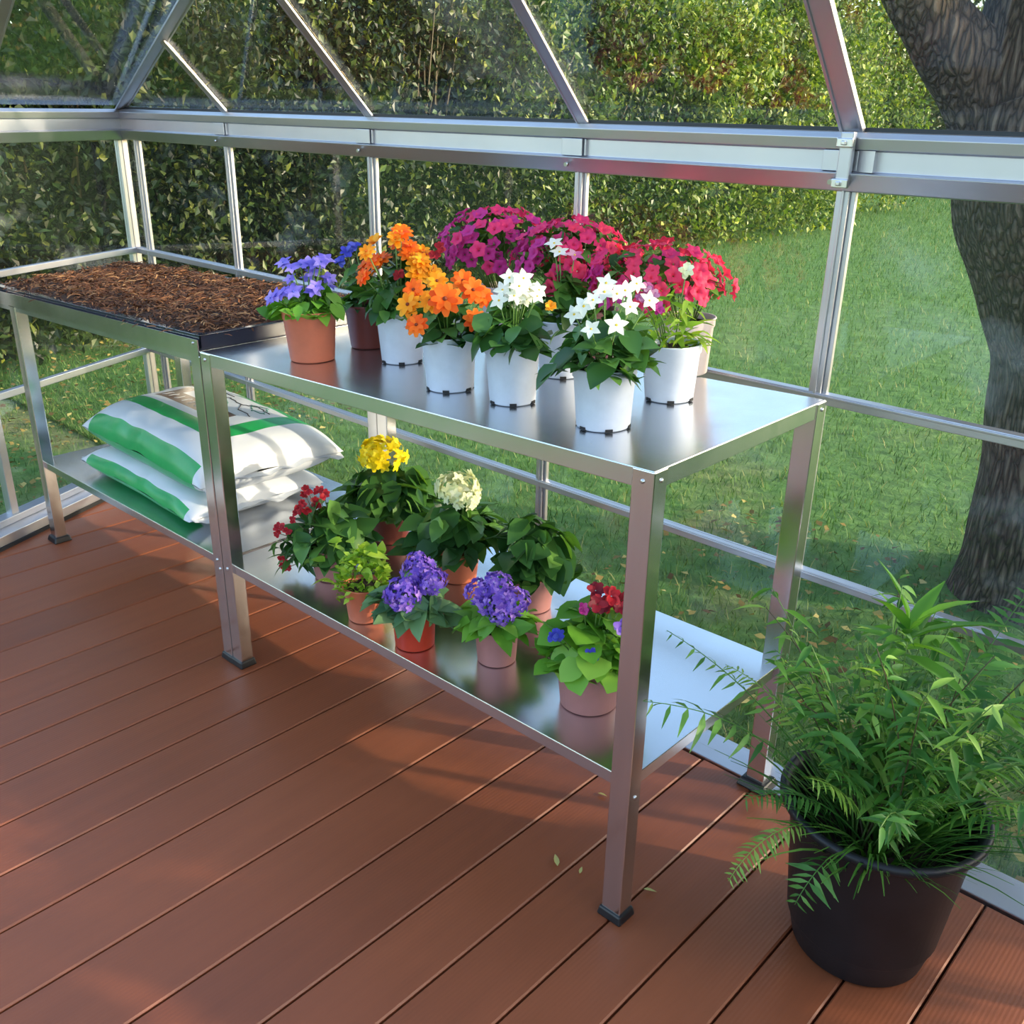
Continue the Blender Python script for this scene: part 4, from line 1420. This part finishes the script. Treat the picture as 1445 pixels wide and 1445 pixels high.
# grassy blades rising from the soil
nb = 240
rnd = np.random.default_rng(77)
a = rnd.uniform(0, 2 * PI, nb); q = np.sqrt(rnd.random(nb)) * .11
O = np.stack([q * np.cos(a), q * np.sin(a), np.full(nb, .228)], 1)
D = np.stack([np.cos(a) * rnd.uniform(.05, .8, nb), np.sin(a) * rnd.uniform(.05, .8, nb), np.ones(nb)], 1)
V, F = leaves(leaf_template(lambda t: max(.003, .018 * (1 - t ** 2)), 6, .2, .45), O, D, -np.stack([np.cos(a), np.sin(a), np.zeros(nb)], 1), rnd.uniform(.10, .24, nb))
obj_of('grass_blades', cloud_mesh('grass_blades', V, F, M['fern']), fern)

# ------------------------------------------------------------------ scraps on the deck
M['scrap'] = leafmat('dry_scrap', [(0, srgb(150, 150, 80)), (1, srgb(196, 190, 120))], .7, .1)
for k, (x, y, a, ln, lab) in enumerate(((1.045, .262, .3, .022, 'small dry leaf scrap on the sunlit deck under the bench end'), (1.125, .03, 2.4, .034, 'dry leaf scrap on the deck left of the near bench leg'),
                                   (1.17, .045, 2.0, .020, 'tiny dry leaf scrap on the deck touching the near bench leg'), (1.285, .10, .5, .026, 'dry leaf scrap on the deck right of the near bench leg'))):
    V, F = leaves(leaf_template(LANCE, 5, .3, .15), np.array([[0, 0, .003]]), np.array([[math.cos(a), math.sin(a), .12]]), np.array([[0, .2, 1.0]]), ln)
    o = obj_of('fallen_leaf', cloud_mesh('fallen_leaf', V, F, M['scrap']), None, (x, y, .0006))
    tag(o, lab, 'leaf', 'leaf scraps on the deck')

# ------------------------------------------------------------------ the big tree
def on_plane(lat, z, depth=0.0):
    """points of the trunk: offset sideways from its foot"""
    b = np.array([1.29, 2.16, 0])
    return b + RGT * lat + np.array([-.676, .736, 0]) * depth + UP * z
tree = empty('oak_tree', tuple(on_plane(.10, GZ)))
tag(tree, 'big forked tree with dark furrowed bark on the lawn beyond the glass', 'tree')
def local(p): return np.asarray(p) - np.asarray(on_plane(.10, GZ))
def trunk_mesh(pts, radii, n=40, seed=0):
    rnd = np.random.default_rng(seed)
    # resample smoothly
    P = np.array(pts, float); R = np.array(radii, float)
    m = len(P)
    ts = np.linspace(0, m - 1, (m - 1) * 10 + 1)
    def cr(A, t):
        i = int(min(m - 2, math.floor(t))); f = t - i
        a0, a1, a2, a3 = A[max(0, i - 1)], A[i], A[i + 1], A[min(m - 1, i + 2)]
        return .5 * ((2 * a1) + (-a0 + a2) * f + (2 * a0 - 5 * a1 + 4 * a2 - a3) * f * f + (-a0 + 3 * a1 - 3 * a2 + a3) * f ** 3)
    PP = np.array([cr(P, t) for t in ts]); RR = np.array([cr(R, t) for t in ts])
    mb = MB(); mb.tube(PP, list(RR), n)
    V = np.array(mb.v)
    ph = rnd.uniform(0, 6, 8)
    for i in range(len(PP)):
        for k in range(n):
            j = i * n + k; a = 2 * PI * k / n
            w_ = .035 * math.sin(3 * a + ph[0] + i * .05) + .03 * math.sin(5 * a + ph[1] - i * .07) + .02 * math.sin(9 * a + ph[2] + i * .16) + .015 * math.sin(i * .5 + ph[3])
            V[j] = PP[i] + (V[j] - PP[i]) * (1 + w_)
    mb.v = [tuple(v) for v in V]
    return mb
TR = [local(on_plane(a, z)) for a, z in ((.17, -.20), (.16, .0), (.15, .25), (.115, .55), (.07, .80), (-.03, 1.05), (-.13, 1.28), (-.24, 1.5))]
trunk_mesh(TR, [.31, .272, .255, .245, .250, .265, .27, .20], seed=1).build('trunk', M['bark'], tree)
TB = [local(on_plane(a, z)) for a, z in ((-.10, 1.16), (-.24, 1.34), (-.37, 1.48), (-.515, 1.62), (-.61, 1.74), (-.86, 2.1), (-1.25, 2.7), (-1.6, 3.5))]
trunk_mesh(TB, [.19, .165, .118, .094, .090, .088, .085, .06], seed=2).build('branch', M['bark'], tree)
TC = [local(on_plane(a, z)) for a, z in ((-.05, 1.05), (-.10, 1.28), (-.16, 1.5), (-.17, 1.75), (-.08, 2.2), (.15, 2.9), (.2, 3.6))]
trunk_mesh(TC, [.24, .25, .235, .215, .20, .17, .12], seed=3).build('branch', M['bark'], tree)
TK = [local(on_plane(a, z, -.2)) for a, z in ((-.19, 1.40), (-.215, 1.45), (-.235, 1.475))]
trunk_mesh(TK, [.10, .07, .035], 20, 4).build('knot', M['bark'], tree)

# ------------------------------------------------------------------ shrubs and trees behind the glass
def crown_leaves(n, seed, R, Hh, shell=.55, size=(.045, .085), lobes=9, low=0.0, skirt=True):
    """leaves clustered on the outside of a lumpy crown standing on the ground, lots of gaps"""
    rnd = np.random.default_rng(seed)
    cl = rnd.normal(0, 1, (lobes * 7, 3)); cl = unit(cl)
    cl[:, 2] = np.abs(cl[:, 2]) * 1.25 - .45
    cc = cl * rnd.uniform(.62, 1.0, (len(cl), 1))
    idx = rnd.integers(0, len(cc), n)
    P = cc[idx] + rnd.normal(0, .105, (n, 3))
    P = P * np.array([R, R, Hh * .62]) + np.array([0, 0, Hh * .40 + low])
    P[:, 2] = np.abs(P[:, 2])
    m_ = n // 6          # a skirt of leaves down to the ground
    a_ = rnd.uniform(0, 2 * PI, m_); q_ = rnd.uniform(.6, .98, m_) * R
    if skirt: P[:m_] = np.stack([q_ * np.cos(a_), q_ * np.sin(a_), rnd.uniform(.02, .30, m_) * Hh], 1)
    D = rnd.normal(0, 1, (n, 3)); D[:, 2] -= .35
    U = rnd.normal(0, .6, (n, 3)); U[:, 2] += .8
    return leaves(T_DI, P, D, U, rnd.uniform(size[0], size[1], n), rnd.uniform(.8, 1.3, n))
M['hedge_dark'] = leafmat('hedge_dark', [(0, srgb(24, 38, 22)), (0.55, srgb(42, 62, 32)), (0.86, srgb(72, 96, 46)), (1, srgb(140, 148, 70))], .40, .25, .5, patch=2.6)  # shade on the left hedge is put into this darker leaf colour
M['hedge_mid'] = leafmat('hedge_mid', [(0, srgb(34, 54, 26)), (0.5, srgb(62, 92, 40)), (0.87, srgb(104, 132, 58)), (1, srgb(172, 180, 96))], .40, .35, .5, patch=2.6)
M['hedge_lit'] = leafmat('hedge_sunlit', [(0, srgb(62, 92, 36)), (0.5, srgb(100, 130, 52)), (0.9, srgb(150, 168, 84)), (1, srgb(190, 196, 110))], .40, .4, .5, patch=2.6)  # sunlight on the right hedge and trees is put into this lighter leaf colour
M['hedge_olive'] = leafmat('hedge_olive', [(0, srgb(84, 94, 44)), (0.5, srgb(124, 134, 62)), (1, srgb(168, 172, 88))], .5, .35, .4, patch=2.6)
def twigs(R, Hh, seed, n=16):
    rnd = random.Random(seed)
    mb = MB()
    for k in range(n):
        a = rnd.uniform(0, 6.28); e = rnd.uniform(.3, 1.2)
        l_ = rnd.uniform(.6, .98)
        e_ = Vector((R * l_ * math.cos(a) * math.cos(e), R * l_ * math.sin(a) * math.cos(e), Hh * (.3 + .65 * math.sin(e))))
        mid = e_ * .5 + Vector((rnd.uniform(-.1, .1), rnd.uniform(-.1, .1), -.1))
        mb.tube([(rnd.uniform(-.1, .1), rnd.uniform(-.1, .1), -.02), mid, e_], [.022, .013, .005], 5)
    return mb
SHR = {}
SIZES = {'a': (1.2, 2.8, 22000), 't': (1.9, 3.4, 17000), 'f': (2.6, 5.4, 16000), 's': (.95, 2.9, 7000)}
def shrub(kind, x, y, R, Hh, mat, label, cat='shrub', group='shrubs of the hedge beyond the glass', n=0, seed=1, size=(.035, .082), name='hedge_shrub'):
    key = (kind, mat, seed)
    if key not in SHR:
        R0, H0, n0 = SIZES[kind]
        V, F = crown_leaves(n0, seed, R0, H0, size=size)
        SHR[key] = (cloud_mesh('foliage', V, F, M[mat], smooth=False), None)
    root = empty(name, (x, y, GZ), (0, 0, (x * 7 + y * 13) % 6.28))
    tag(root, label, cat, group)
    o = obj_of('foliage', SHR[key][0], root); k_ = Hh / SIZES[kind][1]; o.scale = (k_ * R / SIZES[kind][0] / k_, ) * 2 + (k_,)
    tw = twigs(R * .9, Hh * .9, int(abs(x * 31 + y * 17)) + seed).build('stems', M['stem_dark'], root)
    return root
S1 = 'dense dark shrub of the hedge beyond the glass'
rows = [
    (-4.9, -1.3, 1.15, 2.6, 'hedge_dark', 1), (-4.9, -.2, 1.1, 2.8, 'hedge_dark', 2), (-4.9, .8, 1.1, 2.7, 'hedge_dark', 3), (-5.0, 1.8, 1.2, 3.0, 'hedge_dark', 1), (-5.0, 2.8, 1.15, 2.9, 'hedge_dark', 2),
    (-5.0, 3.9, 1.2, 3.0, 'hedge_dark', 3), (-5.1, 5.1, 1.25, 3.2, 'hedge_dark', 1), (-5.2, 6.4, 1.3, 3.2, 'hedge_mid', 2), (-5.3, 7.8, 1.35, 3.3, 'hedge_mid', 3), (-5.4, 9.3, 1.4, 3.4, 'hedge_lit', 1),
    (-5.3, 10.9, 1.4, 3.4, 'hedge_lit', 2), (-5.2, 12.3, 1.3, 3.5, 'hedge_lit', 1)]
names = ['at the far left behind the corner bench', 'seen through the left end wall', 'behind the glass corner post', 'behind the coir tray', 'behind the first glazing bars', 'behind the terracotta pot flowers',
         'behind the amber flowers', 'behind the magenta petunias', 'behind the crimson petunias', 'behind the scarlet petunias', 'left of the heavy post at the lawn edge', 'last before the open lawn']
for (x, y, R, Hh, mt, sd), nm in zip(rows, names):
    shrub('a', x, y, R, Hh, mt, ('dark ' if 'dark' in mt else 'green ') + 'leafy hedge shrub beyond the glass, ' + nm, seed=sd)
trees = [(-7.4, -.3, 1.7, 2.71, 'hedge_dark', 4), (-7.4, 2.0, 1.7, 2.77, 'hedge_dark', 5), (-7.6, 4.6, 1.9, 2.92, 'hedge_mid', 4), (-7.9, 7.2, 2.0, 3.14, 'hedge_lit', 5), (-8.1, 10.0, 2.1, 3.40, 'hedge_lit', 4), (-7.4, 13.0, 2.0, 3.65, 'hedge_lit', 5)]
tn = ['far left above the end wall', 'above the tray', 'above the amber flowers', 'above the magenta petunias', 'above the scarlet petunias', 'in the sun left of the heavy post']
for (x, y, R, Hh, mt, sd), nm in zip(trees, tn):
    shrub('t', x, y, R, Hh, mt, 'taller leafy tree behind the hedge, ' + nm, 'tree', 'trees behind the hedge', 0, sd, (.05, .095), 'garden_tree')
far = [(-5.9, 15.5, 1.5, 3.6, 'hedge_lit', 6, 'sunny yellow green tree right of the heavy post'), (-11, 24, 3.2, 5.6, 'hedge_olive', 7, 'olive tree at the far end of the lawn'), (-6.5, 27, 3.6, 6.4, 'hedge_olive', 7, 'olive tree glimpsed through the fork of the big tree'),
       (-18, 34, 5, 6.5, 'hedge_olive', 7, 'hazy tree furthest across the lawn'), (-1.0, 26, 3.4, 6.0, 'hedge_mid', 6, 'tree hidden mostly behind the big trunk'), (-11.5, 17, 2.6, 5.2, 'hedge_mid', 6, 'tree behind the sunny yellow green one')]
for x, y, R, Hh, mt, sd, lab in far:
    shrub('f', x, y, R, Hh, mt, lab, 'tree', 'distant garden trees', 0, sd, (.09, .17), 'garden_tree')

# crown of the big tree, above the picture, and unseen shrubs added to shade the deck from the low sun
V, F = crown_leaves(13000, 91, 2.9, 3.2, size=(.10, .17), skirt=False)
o = obj_of('crown', cloud_mesh('crown', V, F, M['hedge_mid'], smooth=False), tree, tuple(local((1.8, 3.0, 2.25))))
SUN_GAPS = [[(.38, -.12), (.85, .0), (1.25, .16), (1.7, .40), (1.7, .58), (1.0, .52), (.5, .2)], [(.55, -.74), (.95, -.62), (1.3, -.38), (1.2, -.78)], [(1.55, -.12), (2.2, -.12), (2.4, .53), (1.8, .5)]]  # deck patches to light; added shrubs lose the leaves in their sun path
def cut_sun_gaps(V, F, ox, oy, rnd):
    """cuts leaves along the sun path so chosen deck patches are lit"""
    q = V.reshape(-1, 4, 3).mean(1)
    t = (q[:, 2] + GZ) / SUN.z
    fx = q[:, 0] + ox - SUN.x * t; fy = q[:, 1] + oy - SUN.y * t
    kill = np.zeros(len(q), bool)
    for poly in SUN_GAPS:
        ins = np.zeros(len(q), bool)
        j = len(poly) - 1
        for i in range(len(poly)):
            xi, yi = poly[i]; xj, yj = poly[j]
            c = ((yi > fy) != (yj > fy)) & (fx < (xj - xi) * (fy - yi) / (yj - yi + 1e-12) + xi)
            ins ^= c; j = i
        kill |= ins
    kill &= rnd.random(len(q)) < .985
    k = ~kill
    V = V.reshape(-1, 4, 3)[k].reshape(-1, 3)
    return V, np.arange(len(V)).reshape(-1, 4)
for k, (x, y, R, Hh, sd) in enumerate(((4.3, .45, .95, 1.85, 8), (4.4, 1.75, .95, 1.8, 9), (4.6, -.9, .95, 1.9, 8), (4.9, 3.0, .9, 1.8, 9))):
    root = empty('shade_shrub', (x, y, GZ))
    tag(root, ('leafy shade shrub added outside the right end of the greenhouse', 'leafy shade shrub added on the lawn outside, right of the big tree', 'leafy shade shrub added outside the near right corner of the greenhouse', 'leafy shade shrub added furthest back on the lawn right of the big tree')[k], 'shrub', 'added shade shrubs beside the greenhouse')
    V, F = crown_leaves(8000, sd + k, R, Hh, size=(.07, .12))
    V, F = cut_sun_gaps(V, F, x, y, np.random.default_rng(k))
    obj_of('foliage', cloud_mesh('foliage', V, F, M['hedge_mid'], smooth=False), root)
    twigs(R * .9, Hh * .9, 60 + k).build('stems', M['stem_dark'], root)

# ------------------------------------------------------------------ grass
def grass():
    rnd = np.random.default_rng(5)
    N1 = 150000
    # denser close to the glass, thinning with distance
    y = .72 + 24 * rnd.random(N1) ** 2.7
    x = rnd.uniform(-4.6, 2.6, N1) - y * .05
    x = x - np.maximum(y - 8, 0) * .35 * rnd.random(N1)
    keep = (x < 2.2 - (y - .7) * .02)
    x, y = x[keep], y[keep]
    y2 = rnd.uniform(-1.6, .9, 9000); x2 = rnd.uniform(-4.3, -1.85, 9000) 
    x = np.concatenate([x, x2]); y = np.concatenate([y, y2])
    n = len(x)
    a = rnd.uniform(0, 2 * PI, n)
    D = np.stack([np.cos(a) * rnd.uniform(.2, 1.1, n), np.sin(a) * rnd.uniform(.2, 1.1, n), np.ones(n)], 1)
    O = np.stack([x, y, np.full(n, GZ - .002)], 1)
    ln = rnd.uniform(.018, .045, n) * (1 + .06 * np.maximum(y, 0))
    V, F = leaves(T_BL, O, D, -np.stack([np.cos(a), np.sin(a), np.zeros(n)], 1), ln, 1.5)
    M['grass'] = leafmat('grass_blades', [(0, srgb(56, 90, 42)), (0.5, srgb(76, 118, 52)), (0.86, srgb(110, 146, 74)), (1, srgb(172, 168, 112))], .6, .3, .3)
    o = obj_of('grass', cloud_mesh('grass', V, F, M['grass']))
    tag(o, 'short green grass of the lawn beyond the glass wall', 'grass', kind='stuff')
grass()

def litter():
    rnd = np.random.default_rng(15)
    n1, n2 = 3800, 900
    x = np.concatenate([rnd.uniform(-4.4, -1.75, n1), rnd.uniform(.2, 2.4, n2)])
    y = np.concatenate([rnd.uniform(-1.6, 3.4, n1), .72 + 1.6 * rnd.random(n2) ** 1.3])
    n = n1 + n2
    a = rnd.uniform(0, 2 * PI, n)
    D = np.stack([np.cos(a), np.sin(a), rnd.uniform(-.1, .45, n)], 1)
    U = np.stack([rnd.normal(0, .35, n), rnd.normal(0, .35, n), np.ones(n)], 1)
    V, F = leaves(T_DI, np.stack([x, y, np.full(n, GZ + .012) + rnd.uniform(0, .02, n)], 1), D, U, rnd.uniform(.018, .045, n), rnd.uniform(.8, 1.3, n))
    m = leafmat('dry_leaf_litter', [(0, srgb(84, 66, 40)), (0.5, srgb(136, 118, 66)), (0.85, srgb(176, 160, 90)), (1, srgb(206, 190, 120))], .7, .15, .2, (1, .9, .5))
    tag(obj_of('leaf_litter', cloud_mesh('leaf_litter', V, F, m)), 'yellow and brown fallen leaves scattered over the grass outside', 'leaves', kind='stuff')
litter()
